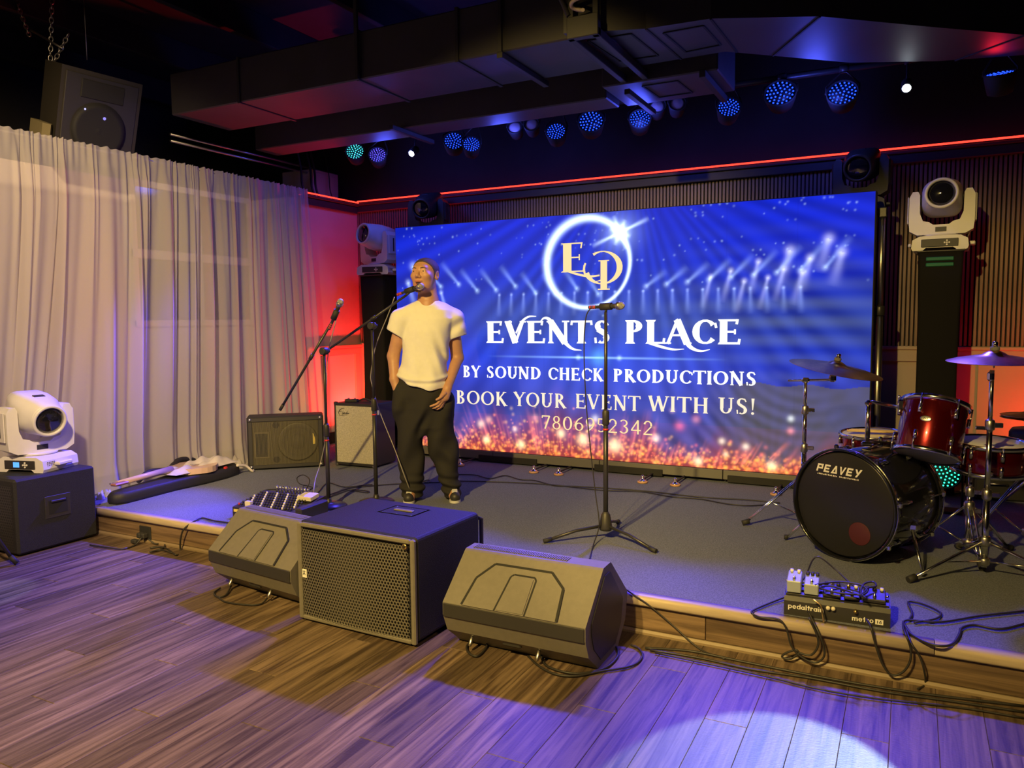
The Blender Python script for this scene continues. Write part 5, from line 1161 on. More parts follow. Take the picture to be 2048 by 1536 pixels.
# gig bag with guitar by the curtain
gb = thing('gig_bag', 'open black gig bag with pale lining on the stage along the curtain', 'guitar bag', (-5.05, 4.07, STG), radians(98))
gbo = [(-.66, -.05), (-.60, -.09), (-.15, -.12), (.10, -.17), (.35, -.19), (.50, -.17), (.58, -.08), (.58, .06), (.48, .14), (.30, .15), (.10, .12), (-.15, .08), (-.60, .05), (-.66, .02)]
gcx = [(x, y) for x, y in gbo]
rings = [[(x*s_, y*s_, z) for x, y in gcx] for s_, z in ((.98, 0.), (1.0, .02), (1.0, .06), (.96, .082))]
MB().loft(rings).build('shell', 'tolex', gb)
def crumple(nx, ny, fx, fy, h, seed):
    r_ = np.random.default_rng(seed); ph = r_.uniform(0, 6, 8); mb = MB(); V_ = []
    for j in range(ny):
        for i in range(nx):
            u_, v_ = i/(nx-1), j/(ny-1); e_ = min(1, 6*min(u_, 1-u_))*min(1, 5*min(v_, 1-v_))
            z = h*e_*(.5+.25*sin(9*u_+ph[0]+3*v_)+.22*sin(17*v_+ph[1]+4*u_)+.16*sin(26*u_-11*v_+ph[2]))
            V_.append((fx(u_, v_)[0], fx(u_, v_)[1], fy+max(z, .001)))
    return mb.add(V_, [(j*nx+i, j*nx+i+1, (j+1)*nx+i+1, (j+1)*nx+i) for j in range(ny-1) for i in range(nx-1)], True)
MB.add  # lining heaped over the body half of the bag
crumple(26, 16, lambda u_, v_: (-.12+.66*u_, (-.14+.27*v_)*(.62+.38*min(1, u_*2.2))), .105, .072, 3).build('lining', 'cloth', gb)
MB().tube(crom([(-.30, .10, .09), (-.12, .17, .12), (.05, .15, .11), (.22, .20, .15), (.36, .19, .13), (.44, .15, .09)]), [.018]*3+[.022]*25+[.012]*3, 8).build('flap_roll', 'tolex', gb)
MB().tube(crom([(.46, -.18, .085), (.56, -.19, .06), (.60, -.22, .012), (.64, -.20, .010)]), .011, 6).build('strap', 'cloth', gb)
MB().box((.33, -.172, .085), (.03, .02, .025), .004).build('red_toggle', 'red', gb)
gu = thing('guitar', 'pale guitar lying in the open gig bag, neck toward the camera', 'guitar', (-5.05, 4.07, STG+.083), radians(98))
MB().tube([(-.56, .03, .045), (-.05, .02, .055)], [.020, .026], 10).build('neck', 'guitar', gu); MB().box((-.57, -.004, .050), (.12, .055, .018), .006).build('headstock', 'fret', gu)
bo_ = [(.50*cos(a)*.42+.16, .155*sin(a)*(1-.22*cos(a*2))+.0) for a in np.linspace(0, 2*pi, 28, endpoint=False)]
MB().prism(bo_, .045, (0, 0, .006)).build('body', 'guitar', gu); MB().box((.16, 0, .053), (.05, .08, .008), .002).build('bridge', 'chrome', gu)
for k in range(4): MB().tube([(-.60+.025*k, .03, .05), (-.60+.025*k, .055, .05)], .005, 6).build('tuner', 'chrome', gu)
pg = tag(crumple(14, 12, lambda u_, v_: (-5.32+.24*u_, 3.44+.20*v_), .06, STG+.001, 8).build('plastic_bag', 'plastic_bag'), 'crumpled clear plastic bag by the headstock of the guitar', 'bag')
cb = tag(crumple(22, 12, lambda u_, v_: (-5.30+.20*v_, 4.72+.36*u_), .10, STG+.001, 9).build('fabric_bunch', sheer()), 'puddle of white curtain fabric on the stage left of the monitor speaker', 'fabric')
gbag = thing('plastic_bottle', 'small cream plastic bottle standing behind the singer under the screen', 'bottle', (-3.62, 5.60, STG))
MB().lathe([(.0, 0), (.05, .0), (.055, .01), (.055, .05), (.02, .075), (.018, .10), (.022, .105), (.022, .13), (0, .132)], 20).build('body', 'cream', gbag); MB().lathe([(.024, .11), (.024, .14), (0, .142)], 14).build('cap', 'darkplast', gbag)

# ================================================================== things hung above the left partition
hk = thing('hanging_loudspeaker', 'dark loudspeaker hung on chains above the curtain at the upper left', 'speaker', (-5.62, 3.86, 3.02))
Rk = Matrix.Rotation(radians(84), 3, 'Z') @ Matrix.Rotation(radians(18), 3, 'X')
def rk(mb): mb.v = [tuple(Rk @ Vector(p)) for p in mb.v]; return mb
rk(MB().prism([(-.30, -.17), (.30, -.17), (.22, .24), (-.22, .24)], .66, (0, 0, -.33))).build('cabinet', mat('speaker_brown', (.030, .026, .018), .6), hk)
rk(MB().b2((-.27, -.180, -.30), (.27, -.168, .30), .004)).build('front_baffle', 'darkplast', hk); rk(MB().lathe([(.20, 0), (.205, .006), (.16, .006), (.05, -.004), (0, .004)], 28, (0, -.182, -.08), (0, -1, 0))).build('woofer', 'black', hk)
rk(MB().b2((-.16, -.188, .14), (.16, -.178, .27), .006)).build('horn', 'black', hk); rk(MB().lathe([(.008, 0), (.006, .006), (0, .007)], 10, (-.12, -.184, .06), (0, -1, 0))).build('indicator', emis('blue_led_dot', (.25, .25, 1.), 4), hk); rk(MB().lathe([(.012, 0), (.008, .006), (0, .007)], 10, (.03, -.186, .02), (0, -1, 0))).build('indicator', emis('violet_led_dot', (.3, .25, .8), 1.2), hk)
rk(MB().prism([(-.36, -.10), (-.33, -.16), (-.29, -.10), (-.29, .12), (-.34, .12)], .10, (0, 0, -.20))).build('side_bracket', mat('bracket_olive', (.20, .17, .085), .6), hk)
def chain(label, a, b, n):
    t = thing('chain', label, 'chain', a, 0, 'hanging chains'); a, b = Vector(a), Vector(b); d = (b-a)/n; ax = d.normalized(); s_ = ax.orthogonal().normalized(); f_ = ax.cross(s_)
    for i in range(n):
        e = s_ if i % 2 else f_; c = d*(i+.5); L = d.length*.68; pts = [c+ax*(cos(q)*L)+e*(sin(q)*.014) for q in np.linspace(0, 2*pi, 12, endpoint=False)]
        MB().tube(pts, .0048, 6, closed=True).build('link', 'steel', t)
chain('steel chain at the top left corner of the picture', (-6.32, 3.75, 4.1), (-6.10, 3.75, 3.66), 14)
chain('steel chain holding the hung loudspeaker above the curtain', (-5.83, 3.78, 4.0), (-5.88, 3.74, 3.16), 24)
chain('short steel chain forking off the loudspeaker chain', (-5.70, 3.80, 3.62), (-5.86, 3.76, 3.40), 8)
rg = tag(MB().lathe([(.235, -.018), (.245, -.02), (.255, 0), (.245, .02), (.235, .018), (.235, -.018)], 40, (-5.98, 3.78, 3.99), (.1, -.3, 1)).build('brass_ring', 'gold'), 'polished brass ring hung at the very top left', 'ring')
tag(MB().tube([(-6.08, 3.75, 3.70), (-5.70, 3.75, 3.50)], .008, 8).build('turnbuckle', 'steel'), 'thin steel rod sloping above the hung loudspeaker', 'rod')
tag(MB().tube([(-5.50, 3.8, 4.08), (-5.50, 3.8, 3.40)], .003, 6).build('suspension_wire', 'steel'), 'fine vertical wire with a bright clip above the loudspeaker', 'wire')
# ================================================================== cables (points in metres)
CABLES = [
 ('cable', 'black cable along the foot of the stage, closest to the stage front', 0.0055, 'cable', 'cables along the foot of the stage', [(-0.996, 3.165, 0.008), (-0.812, 3.221, 0.008), (-0.599, 3.216, 0.008), (-0.360, 3.211, 0.008), (-0.138, 3.215, 0.008), (0.088, 3.236, 0.008), (0.411, 3.293, 0.008)]),
 ('cable', 'black cable along the foot of the stage, middle one of the bundle', 0.005, 'cable', 'cables along the foot of the stage', [(-0.970, 3.155, 0.008), (-0.756, 3.171, 0.008), (-0.548, 3.158, 0.008), (-0.319, 3.182, 0.008), (-0.066, 3.186, 0.008), (0.170, 3.216, 0.008), (0.406, 3.242, 0.008)]),
 ('cable', 'thin black cable straying farthest out from the stage foot onto the planks', 0.004, 'cable', 'cables along the foot of the stage', [(-0.943, 3.140, 0.008), (-0.705, 3.132, 0.008), (-0.463, 3.121, 0.008), (-0.273, 3.102, 0.008), (-0.064, 3.118, 0.008), (0.201, 3.177, 0.008), (0.400, 3.192, 0.008)]),
 ('cable', 'thin cable drooping from the stage lip down to the bundle beside the right wedge', 0.0038, 'cable', None, [(-1.193, 3.396, 0.188), (-1.105, 3.296, 0.196), (-1.015, 3.296, 0.149), (-0.911, 3.296, 0.079), (-0.778, 3.260, 0.008), (-0.659, 3.208, 0.008)]),
 ('microphone_cable', 'thin black cable hanging from the microphone in front of the screen', 0.0035, 'cable', None, [(-1.599, 4.070, 1.518), (-1.635, 4.070, 1.456), (-1.647, 4.070, 1.273), (-1.636, 4.070, 0.988), (-1.611, 4.070, 0.730), (-1.581, 4.070, 0.472), (-1.549, 4.050, 0.305), (-1.555, 4.050, 0.241), (-1.539, 3.930, 0.188), (-1.460, 3.671, 0.188)]),
 ('cable', 'black looped cable with a red plug under the left corner of the right wedge', 0.005, 'cable', None, [(-1.653, 2.930, 0.029), (-1.625, 2.862, 0.008), (-1.616, 2.771, 0.008), (-1.664, 2.780, 0.008), (-1.709, 2.839, 0.008), (-1.704, 2.900, 0.008), (-1.618, 2.931, 0.008)]),
 ('cable', 'black cable curling on the floor under the middle of the right wedge', 0.005, 'cable', None, [(-1.370, 2.900, 0.031), (-1.355, 2.866, 0.008), (-1.291, 2.808, 0.008), (-1.177, 2.804, 0.008), (-1.091, 2.891, 0.008), (-1.073, 3.005, 0.008), (-1.095, 3.093, 0.008), (-1.136, 3.143, 0.008)]),
 ('cable', 'longest black cable loop lying in front of the right wedge', 0.005, 'cable', None, [(-1.421, 2.867, 0.008), (-1.338, 2.801, 0.008), (-1.248, 2.764, 0.008), (-1.168, 2.784, 0.008), (-1.092, 2.866, 0.008), (-0.994, 2.970, 0.008), (-0.980, 3.072, 0.008), (-1.016, 3.143, 0.008), (-1.061, 3.168, 0.008)]),
 ('cable', 'black cable looped on the floor below the left wedge', 0.005, 'cable', None, [(-3.249, 2.920, 0.018), (-3.186, 2.827, 0.008), (-3.201, 2.787, 0.008), (-3.268, 2.821, 0.008), (-3.300, 2.890, 0.008)]),
 ('cable', 'long black cable curving under the left wedge to its socket', 0.0045, 'cable', None, [(-3.201, 2.787, 0.008), (-3.105, 2.754, 0.008), (-2.960, 2.778, 0.008), (-2.923, 2.826, 0.008), (-2.943, 2.900, 0.028)]),
 ('power_cable', 'black power cable climbing from the floor over the stage lip beside the left wedge', 0.0055, 'cable', None, [(-3.739, 3.413, 0.188), (-3.904, 3.402, 0.188), (-4.038, 3.420, 0.188), (-4.021, 3.346, 0.188), (-4.057, 3.290, 0.146), (-4.094, 3.290, 0.070), (-4.104, 3.290, -0.009), (-4.024, 3.196, 0.008), (-4.182, 3.260, 0.008), (-4.264, 3.269, 0.008), (-4.304, 3.226, 0.008)]),
 ('power_cable', 'black power cable lying along the stage foot by the socket', 0.0055, 'cable', None, [(-4.722, 3.100, 0.008), (-4.565, 3.113, 0.008), (-4.446, 3.134, 0.008), (-4.452, 3.228, 0.008), (-4.449, 3.280, 0.048)]),
 ('power_cable', 'short black cable bent on the floor right of the socket', 0.005, 'cable', None, [(-4.391, 3.280, 0.042), (-4.346, 3.304, 0.008), (-4.338, 3.358, 0.008), (-4.227, 3.263, 0.008), (-4.228, 3.168, 0.008), (-4.201, 3.227, 0.008), (-4.080, 3.215, 0.008)]),
 ('cable', 'black cable coiled in an upright ring on the stage behind the mixer', 0.004, 'cable', None, [(-4.083, 4.157, 0.188), (-4.087, 4.264, 0.188), (-3.978, 4.278, 0.188), (-4.016, 4.429, 0.188), (-4.066, 4.350, 0.226), (-4.094, 4.350, 0.270), (-4.034, 4.350, 0.298), (-3.976, 4.350, 0.276), (-3.978, 4.350, 0.234), (-3.967, 4.283, 0.188), (-3.902, 4.170, 0.188), (-3.890, 4.107, 0.188)]),
 ('cable', 'flat loop of black cable behind the mixer', 0.004, 'cable', None, [(-4.268, 4.143, 0.188), (-4.263, 4.239, 0.188), (-4.146, 4.274, 0.188), (-4.064, 4.220, 0.188), (-4.071, 4.145, 0.188), (-4.172, 4.098, 0.188), (-4.261, 4.146, 0.188)]),
 ('cable', 'tangled black cable lying right of the left microphone stand', 0.004, 'cable', 'tangled stage cables', [(-3.814, 4.075, 0.188), (-3.840, 4.270, 0.188), (-4.021, 4.605, 0.188), (-3.801, 4.549, 0.188), (-3.682, 4.702, 0.188), (-3.655, 4.655, 0.188), (-3.743, 4.537, 0.188), (-3.726, 4.183, 0.188)]),
 ('cable', 'black cable looping wide through the tangle beside the boom stands', 0.004, 'cable', 'tangled stage cables', [(-3.750, 4.055, 0.188), (-3.692, 4.251, 0.188), (-3.698, 4.482, 0.188), (-3.557, 4.510, 0.188), (-3.532, 4.467, 0.188), (-3.659, 4.463, 0.188), (-3.624, 4.335, 0.188), (-3.515, 4.148, 0.188)]),
 ('cable', 'black cable running out of the tangle behind the singer', 0.004, 'cable', 'tangled stage cables', [(-3.652, 4.150, 0.188), (-3.755, 4.493, 0.188), (-3.648, 4.658, 0.188), (-3.516, 4.798, 0.188), (-3.324, 4.927, 0.188), (-3.330, 5.006, 0.188), (-3.370, 5.030, 0.188), (-3.370, 4.967, 0.188), (-3.264, 4.976, 0.188), (-3.115, 5.106, 0.188)]),
 ('cable', 'black cable wandering across the stage before the screen feet, rear one', 0.0045, 'cable', 'cables across the stage', [(-3.266, 5.316, 0.188), (-3.125, 5.358, 0.188), (-2.947, 5.288, 0.188), (-2.893, 5.443, 0.188), (-2.712, 5.354, 0.188), (-2.588, 5.369, 0.188), (-2.371, 5.269, 0.188), (-2.186, 5.316, 0.188), (-1.736, 5.375, 0.188), (-1.290, 5.354, 0.188), (-0.957, 5.410, 0.188), (-0.758, 5.406, 0.188)]),
 ('cable', 'black cable wandering across the stage before the screen feet, front one', 0.0045, 'cable', 'cables across the stage', [(-3.133, 5.097, 0.188), (-2.811, 5.205, 0.188), (-2.420, 5.285, 0.188), (-2.007, 5.267, 0.188), (-1.725, 5.344, 0.188), (-1.484, 5.280, 0.188), (-1.275, 5.294, 0.188), (-1.091, 5.235, 0.188), (-0.958, 5.235, 0.188), (-0.840, 5.306, 0.188)]),
 ('microphone_cable', 'grey cable slanting from the left boom stand into the mixer', 0.0035, 'cablegrey', None, [(-3.480, 4.120, 1.457), (-3.565, 4.120, 1.183), (-3.597, 4.120, 0.695), (-3.614, 4.120, 0.589), (-3.661, 4.120, 0.444), (-3.603, 4.000, 0.358), (-3.458, 3.814, 0.280)]),
 ('microphone_cable', "pale grey cable hanging from the singer's microphone to the stage", 0.0035, 'cablegrey', None, [(-3.156, 4.350, 1.610), (-3.206, 4.350, 1.505), (-3.323, 4.350, 1.280), (-3.373, 4.350, 1.086), (-3.367, 4.350, 0.998), (-3.303, 4.350, 0.806), (-3.166, 4.330, 0.552), (-3.079, 4.330, 0.348), (-3.095, 4.444, 0.188)]),
 ('cable', 'thin black cable arched in a high loop behind the pedalboard', 0.0035, 'cable', 'pedalboard cables', [(-0.401, 3.501, 0.285), (-0.390, 3.624, 0.285), (-0.366, 3.620, 0.354), (-0.345, 3.620, 0.376), (-0.316, 3.620, 0.366), (-0.261, 3.620, 0.323), (-0.200, 3.568, 0.290), (-0.161, 3.505, 0.290)]),
 ('cable', 'black cable loop hanging over the stage lip left of the pedalboard', 0.0045, 'cable', 'pedalboard cables', [(-0.458, 3.553, 0.200), (-0.510, 3.470, 0.192), (-0.561, 3.353, 0.192), (-0.567, 3.286, 0.197), (-0.532, 3.286, 0.185), (-0.460, 3.286, 0.189), (-0.427, 3.286, 0.156), (-0.406, 3.286, 0.087), (-0.370, 3.286, 0.047), (-0.315, 3.286, 0.030), (-0.281, 3.286, 0.056), (-0.278, 3.286, 0.099), (-0.303, 3.286, 0.166), (-0.349, 3.340, 0.224)]),
 ('cable', 'black cable hanging in a shorter loop left of the pedalboard middle', 0.0045, 'cable', 'pedalboard cables', [(-0.339, 3.290, 0.213), (-0.307, 3.290, 0.147), (-0.302, 3.290, 0.101), (-0.328, 3.290, 0.058), (-0.371, 3.290, 0.058), (-0.387, 3.290, 0.068), (-0.426, 3.290, 0.047), (-0.441, 3.290, 0.027), (-0.409, 3.290, 0.025), (-0.371, 3.290, 0.058)]),
 ('cable', 'long black cable loop hanging over the stage lip from the pedalboard right end', 0.0045, 'cable', 'pedalboard cables', [(-0.128, 3.340, 0.228), (-0.107, 3.286, 0.214), (-0.087, 3.286, 0.144), (-0.060, 3.286, 0.072), (-0.027, 3.286, 0.037), (0.011, 3.286, 0.058), (0.034, 3.286, 0.107), (0.034, 3.286, 0.161), (0.017, 3.286, 0.208), (0.006, 3.424, 0.192), (0.022, 3.501, 0.192), (0.141, 3.536, 0.192), (0.291, 3.681, 0.192), (0.462, 3.825, 0.192)]),
 ('cable', 'reddish-black cable hanging beside the long pedalboard loop', 0.004, 'cable', 'pedalboard cables', [(0.017, 3.395, 0.192), (0.035, 3.286, 0.180), (0.064, 3.286, 0.137), (0.083, 3.286, 0.081), (0.089, 3.327, 0.008), (0.063, 3.268, 0.008)]),
 ('cable', 'thick black cable snaking right from the pedalboard across the stage lip', 0.0055, 'cable', 'pedalboard cables', [(0.009, 3.448, 0.192), (0.035, 3.349, 0.192), (0.083, 3.288, 0.192), (0.133, 3.272, 0.192), (0.176, 3.313, 0.192), (0.203, 3.420, 0.192), (0.217, 3.504, 0.192), (0.266, 3.562, 0.192), (0.352, 3.559, 0.192), (0.444, 3.660, 0.192)]),
 ('cable', 'black cable loop on the carpet right of the pedalboard', 0.0045, 'cable', 'pedalboard cables', [(0.046, 3.484, 0.192), (0.123, 3.563, 0.192), (0.147, 3.635, 0.192), (0.126, 3.687, 0.192), (0.069, 3.738, 0.192), (0.023, 3.728, 0.192), (0.038, 3.594, 0.192), (0.027, 3.504, 0.192)]),
 ('cable', 'black cable coil heaped on top of the pedalboard', 0.004, 'cable', 'pedalboard cables', [(-0.330, 3.403, 0.318), (-0.312, 3.426, 0.318), (-0.239, 3.489, 0.318), (-0.161, 3.485, 0.318), (-0.129, 3.421, 0.318), (-0.154, 3.357, 0.318), (-0.212, 3.393, 0.318), (-0.272, 3.418, 0.318), (-0.307, 3.374, 0.318), (-0.228, 3.347, 0.318), (-0.151, 3.371, 0.318), (-0.129, 3.460, 0.318), (-0.100, 3.501, 0.318), (-0.113, 3.550, 0.318), (-0.146, 3.506, 0.318), (-0.152, 3.396, 0.318), (-0.134, 3.329, 0.318)]),
]
for n_, l_, r_, m_, g_, pts in CABLES:
    tag(MB().tube(crom(pts, 6), r_, 6).build(n_, m_), l_, 'cable', g_)
# ================================================================== the performer
class Field:
    """signed-distance sculpting grid, meshed with naive surface nets"""
    def __init__(s, lo, hi, h):
        s.lo = np.array(lo, np.float32); s.h = h; s.n = np.ceil((np.array(hi)-np.array(lo))/h).astype(int)+1
        s.ax = [s.lo[i]+h*np.arange(s.n[i], dtype=np.float32) for i in range(3)]; s.D = np.full(s.n, .2, np.float32)
    def box(s, lo, hi):
        sl = []
        for i in range(3):
            a = int(np.clip(np.floor((lo[i]-s.lo[i])/s.h), 0, s.n[i])); b = int(np.clip(np.ceil((hi[i]-s.lo[i])/s.h)+1, 0, s.n[i])); sl.append(slice(a, max(a, b)))
        sl = tuple(sl); X = s.ax[0][sl[0]][:, None, None]; Y = s.ax[1][sl[1]][None, :, None]; Z = s.ax[2][sl[2]][None, None, :]; return sl, X, Y, Z
    def join(s, sl, d, k, sub=False):
        a = s.D[sl]
        if sub:
            h = np.clip(.5-.5*(a+d)/k, 0, 1); s.D[sl] = a*(1-h)-d*h+k*h*(1-h)
        else:
            h = np.clip(.5+.5*(d-a)/k, 0, 1); s.D[sl] = d*(1-h)+a*h-k*h*(1-h)
    def cap(s, a, b, ra, rb=None, k=.01, sub=False, fy=1., cut=None):
        rb = ra if rb is None else rb; a = np.array(a, np.float32); b = np.array(b, np.float32); m = max(ra, rb)/min(fy, 1)+.03+k
        sl, X, Y, Z = s.box(np.minimum(a, b)-m, np.maximum(a, b)+m); ba = b-a; L = float(ba@ba)+1e-9
        px, py, pz = X-a[0], Y-a[1], Z-a[2]; t = np.clip((px*ba[0]+py*ba[1]+pz*ba[2])/L, 0, 1)
        d = np.sqrt((px-t*ba[0])**2+((py-t*ba[1])/fy)**2+(pz-t*ba[2])**2)-(ra+(rb-ra)*t)
        if cut: d = np.maximum(d, (X-cut[0][0])*cut[1][0]+(Y-cut[0][1])*cut[1][1]+(Z-cut[0][2])*cut[1][2])
        s.join(sl, d, k, sub)
    def ell(s, c, r, k=.01, sub=False, R=None):
        c = np.array(c, np.float32); r = np.array(r, np.float32); m = max(r)+.03+k; sl, X, Y, Z = s.box(c-m, c+m); x, y, z = X-c[0], Y-c[1], Z-c[2]
        if R is not None: x, y, z = [R[i][0]*x+R[i][1]*y+R[i][2]*z for i in range(3)]
        q = np.sqrt((x/r[0])**2+(y/r[1])**2+(z/r[2])**2); q2 = np.sqrt((x/r[0]**2)**2+(y/r[1]**2)**2+(z/r[2]**2)**2)+1e-6
        s.join(sl, q*(q-1)/q2, k, sub)
    def slices(s, zs, cx, cy, w, d, k=.02, twist=0., cut=None, pw=2.0):
        m = .06; sl, X, Y, Z = s.box((min(np.array(cx)-w)-m, min(np.array(cy)-d)-m, zs[0]-.02), (max(np.array(cx)+w)+m, max(np.array(cy)+d)+m, zs[-1]+.02))
        zz = Z.ravel(); f = lambda v: np.interp(zz, zs, v).astype(np.float32)[None, None, :]
        x, y = X-f(cx), Y-f(cy)
        if twist: x, y = x*cos(twist)+y*sin(twist), -x*sin(twist)+y*cos(twist)
        W, Dp = f(w), f(d); q = ((np.abs(x)/W)**pw+(np.abs(y)/Dp)**pw)**(1/pw); dd = (q-1)*np.minimum(W, Dp)
        dd = np.maximum(dd, np.maximum(zs[0]-Z, Z-zs[-1]))
        if cut is not None: dd = np.maximum(dd, cut(X, Y, Z))
        s.join(sl, dd, k)
    def mesh(s, name, mats, parent, regions=None, smooth_it=1):
        D = s.D; I = D < 0; nx, ny, nz = D.shape
        c = np.zeros((nx-1, ny-1, nz-1), np.int8)
        for i in (0, 1):
            for j in (0, 1):
                for k in (0, 1): c += I[i:nx-1+i, j:ny-1+j, k:nz-1+k]
        act = np.argwhere((c > 0) & (c < 8)); idx = -np.ones(c.shape, np.int32); idx[tuple(act.T)] = np.arange(len(act))
        P_ = np.zeros((len(act), 3)); N = np.zeros(len(act)); a0 = act
        cor = [(i, j, k) for i in (0, 1) for j in (0, 1) for k in (0, 1)]; V_ = {q: D[act[:, 0]+q[0], act[:, 1]+q[1], act[:, 2]+q[2]] for q in cor}
        for p in cor:
            for a in range(3):
                if p[a]: continue
                q = list(p); q[a] = 1; q = tuple(q); u_, v_ = V_[p], V_[q]; m_ = (u_ < 0) != (v_ < 0)
                t = np.where(m_, u_/(u_-v_+1e-12), 0); pos = np.tile(np.array(p, float), (len(act), 1)); pos[:, a] += t
                P_[m_] += pos[m_]; N[m_] += 1
        P_ = (P_/N[:, None]+act)*s.h+s.lo; F = []
        for a in range(3):
            b, c_ = (a+1) % 3, (a+2) % 3; sl0 = [slice(None)]*3; sl1 = [slice(None)]*3; sl0[a] = slice(0, -1); sl1[a] = slice(1, None)
            A, B = I[tuple(sl0)], I[tuple(sl1)]; e = np.argwhere(A != B); e = e[(e[:, b] > 0) & (e[:, c_] > 0) & (e[:, b] < s.n[b]-1) & (e[:, c_] < s.n[c_]-1)]
            fl_ = A[tuple(e.T)]; q = []
            for db, dc in ((-1, -1), (0, -1), (0, 0), (-1, 0)):
                g = e.copy(); g[:, b] += db; g[:, c_] += dc; q.append(idx[tuple(g.T)])
            q = np.stack(q, 1); q[~fl_] = q[~fl_][:, ::-1]; F.append(q)
        F = np.concatenate(F); F = F[(F >= 0).all(1)]
        for _ in range(smooth_it):                       # light Laplacian
            A = np.zeros_like(P_); C = np.zeros(len(P_))
            for i in range(4):
                np.add.at(A, F[:, i], P_[F[:, (i+1) % 4]]+P_[F[:, (i-1) % 4]]); np.add.at(C, F[:, i], 2)
            P_ = P_*.5+.5*A/np.maximum(C, 1)[:, None]
        me = bpy.data.meshes.new(name); me.vertices.add(len(P_)); me.vertices.foreach_set('co', P_.ravel()); me.loops.add(F.size); me.loops.foreach_set('vertex_index', F.ravel().astype(np.int32))
        me.polygons.add(len(F)); me.polygons.foreach_set('loop_start', np.arange(0, F.size, 4)); me.update(calc_edges=True); me.polygons.foreach_set('use_smooth', np.ones(len(F), bool))
        for q in mats: me.materials.append(M[q])
        if regions: me.polygons.foreach_set('material_index', regions(P_[F].mean(1)).astype(np.int32))
        o = bpy.data.objects.new(name, me); COL.objects.link(o); o.parent = parent; return o
per = thing('person', 'man in white T-shirt and baggy black trousers at the microphone, one hand in pocket', 'person', (-3.0, 4.537, STG), radians(33.5))
HS = np.array([1.15, 1.09, 1.00]); HC = np.array([-.022, .0, 1.583]); HT = radians(-27); HP = radians(-5)
Rz = np.array([[cos(HT), -sin(HT), 0], [sin(HT), cos(HT), 0], [0, 0, 1]]); Rx = np.array([[1, 0, 0], [0, cos(HP), -sin(HP)], [0, sin(HP), cos(HP)]]); RM = Rz @ Rx; RH = RM.T
def hrot(p): return HC+RM @ (np.array(p)*HS)          # head-local -> figure-local (turned to the picture's left, chin slightly raised)
def hinv(P_): return ((P_-HC) @ RM)/HS
B = Field((-.34, -.23, -.02), (.30, .18, 1.76), .0042)
he = lambda c, r, k=.012, sub=False: B.ell(hrot(c), np.array(r)*HS, k, sub, RH)
hc = lambda a, b, ra, rb=None, k=.008, sub=False: B.cap(hrot(a), hrot(b), ra*1.08, None if rb is None else rb*1.08, k, sub)
def skull(fd):
    fd.ell(hrot((0, .014, .036)), np.array((.076, .096, .084))*HS, .02, False, RH); fd.ell(hrot((0, -.026, -.026)), np.array((.066, .068, .088))*HS, .025, False, RH)
skull(B)
he((0, -.030, -.080), (.055, .054, .044), .025); hc((-.014, -.078, -.108), (.014, -.078, -.108), .020, None, .022)
hc((-.030, -.079, .036), (.030, -.079, .036), .011, None, .03)
for sx in (-1, 1):
    he((sx*.040, -.066, -.014), (.022, .020, .018), .03); he((sx*.031, -.101, .013), (.018, .012, .010), .012, True)
    hc((sx*.019, -.0880, .0195), (sx*.040, -.0820, .0180), .0060, None, .008); hc((sx*.020, -.0880, .0068), (sx*.040, -.0825, .0068), .0056, None, .007)
    he((sx*.073, .016, -.004), (.010, .021, .034), .008); he((sx*.081, .010, .0), (.006, .011, .020), .006, True)
    hc((sx*.013, -.099, -.026), (sx*.010, -.097, -.026), .0085, None, .007)
hc((0, -.090, .016), (0, -.108, -.018), .0080, .0120, .010)
hc((-.018, -.0905, -.054), (.018, -.0905, -.054), .0075, None, .007); hc((-.015, -.086, -.081), (.015, -.086, -.081), .0085, None, .008); hc((-.015, -.099, -.0675), (.015, -.099, -.0675), .0058, None, .004, True)
B.cap(hrot((0, .024, -.055)), (-.004, .02, 1.40), .064, .068, .02); B.cap((-.004, .02, 1.40), (-.01, .02, 1.30), .068, .10, .03)
TW = radians(-14)
B.slices([.80, .95, 1.1, 1.25, 1.34, 1.39], [-.05, -.045, -.03, -.015, -.01, -.008], [0]*6, [.14, .135, .14, .155, .13, .05], [.095, .09, .095, .095, .07, .05], .03, TW)
B.cap((-.10, .01, .80), (-.13, 0, .45), .085, .062, .03); B.cap((-.13, 0, .45), (-.135, .01, .08), .060, .040, .02); B.cap((.02, .01, .80), (.075, -.01, .45), .085, .062, .03); B.cap((.075, -.01, .45), (.135, .0, .08), .060, .040, .02)
B.cap((-.135, .01, .06), (-.155, -.10, .04), .040, .034, .02); B.cap((.135, .0, .06), (.150, -.11, .04), .040, .034, .02)
# left of picture: arm down, hand in the pocket
B.cap((-.175, .01, 1.31), (-.255, .035, 1.02), .050, .043, .02); B.cap((-.255, .035, 1.02), (-.250, -.012, .86), .0425, .031, .015); B.cap((-.250, -.012, .86), (-.215, -.04, .745), .032, .032, .015)
for f_ in range(4): B.cap((-.225+.012*f_, -.045, .75), (-.205+.014*f_, -.055, .675), .0085, .0075, .006)
B.cap((-.225, -.055, .79), (-.200, -.065, .745), .010, .0085, .008)
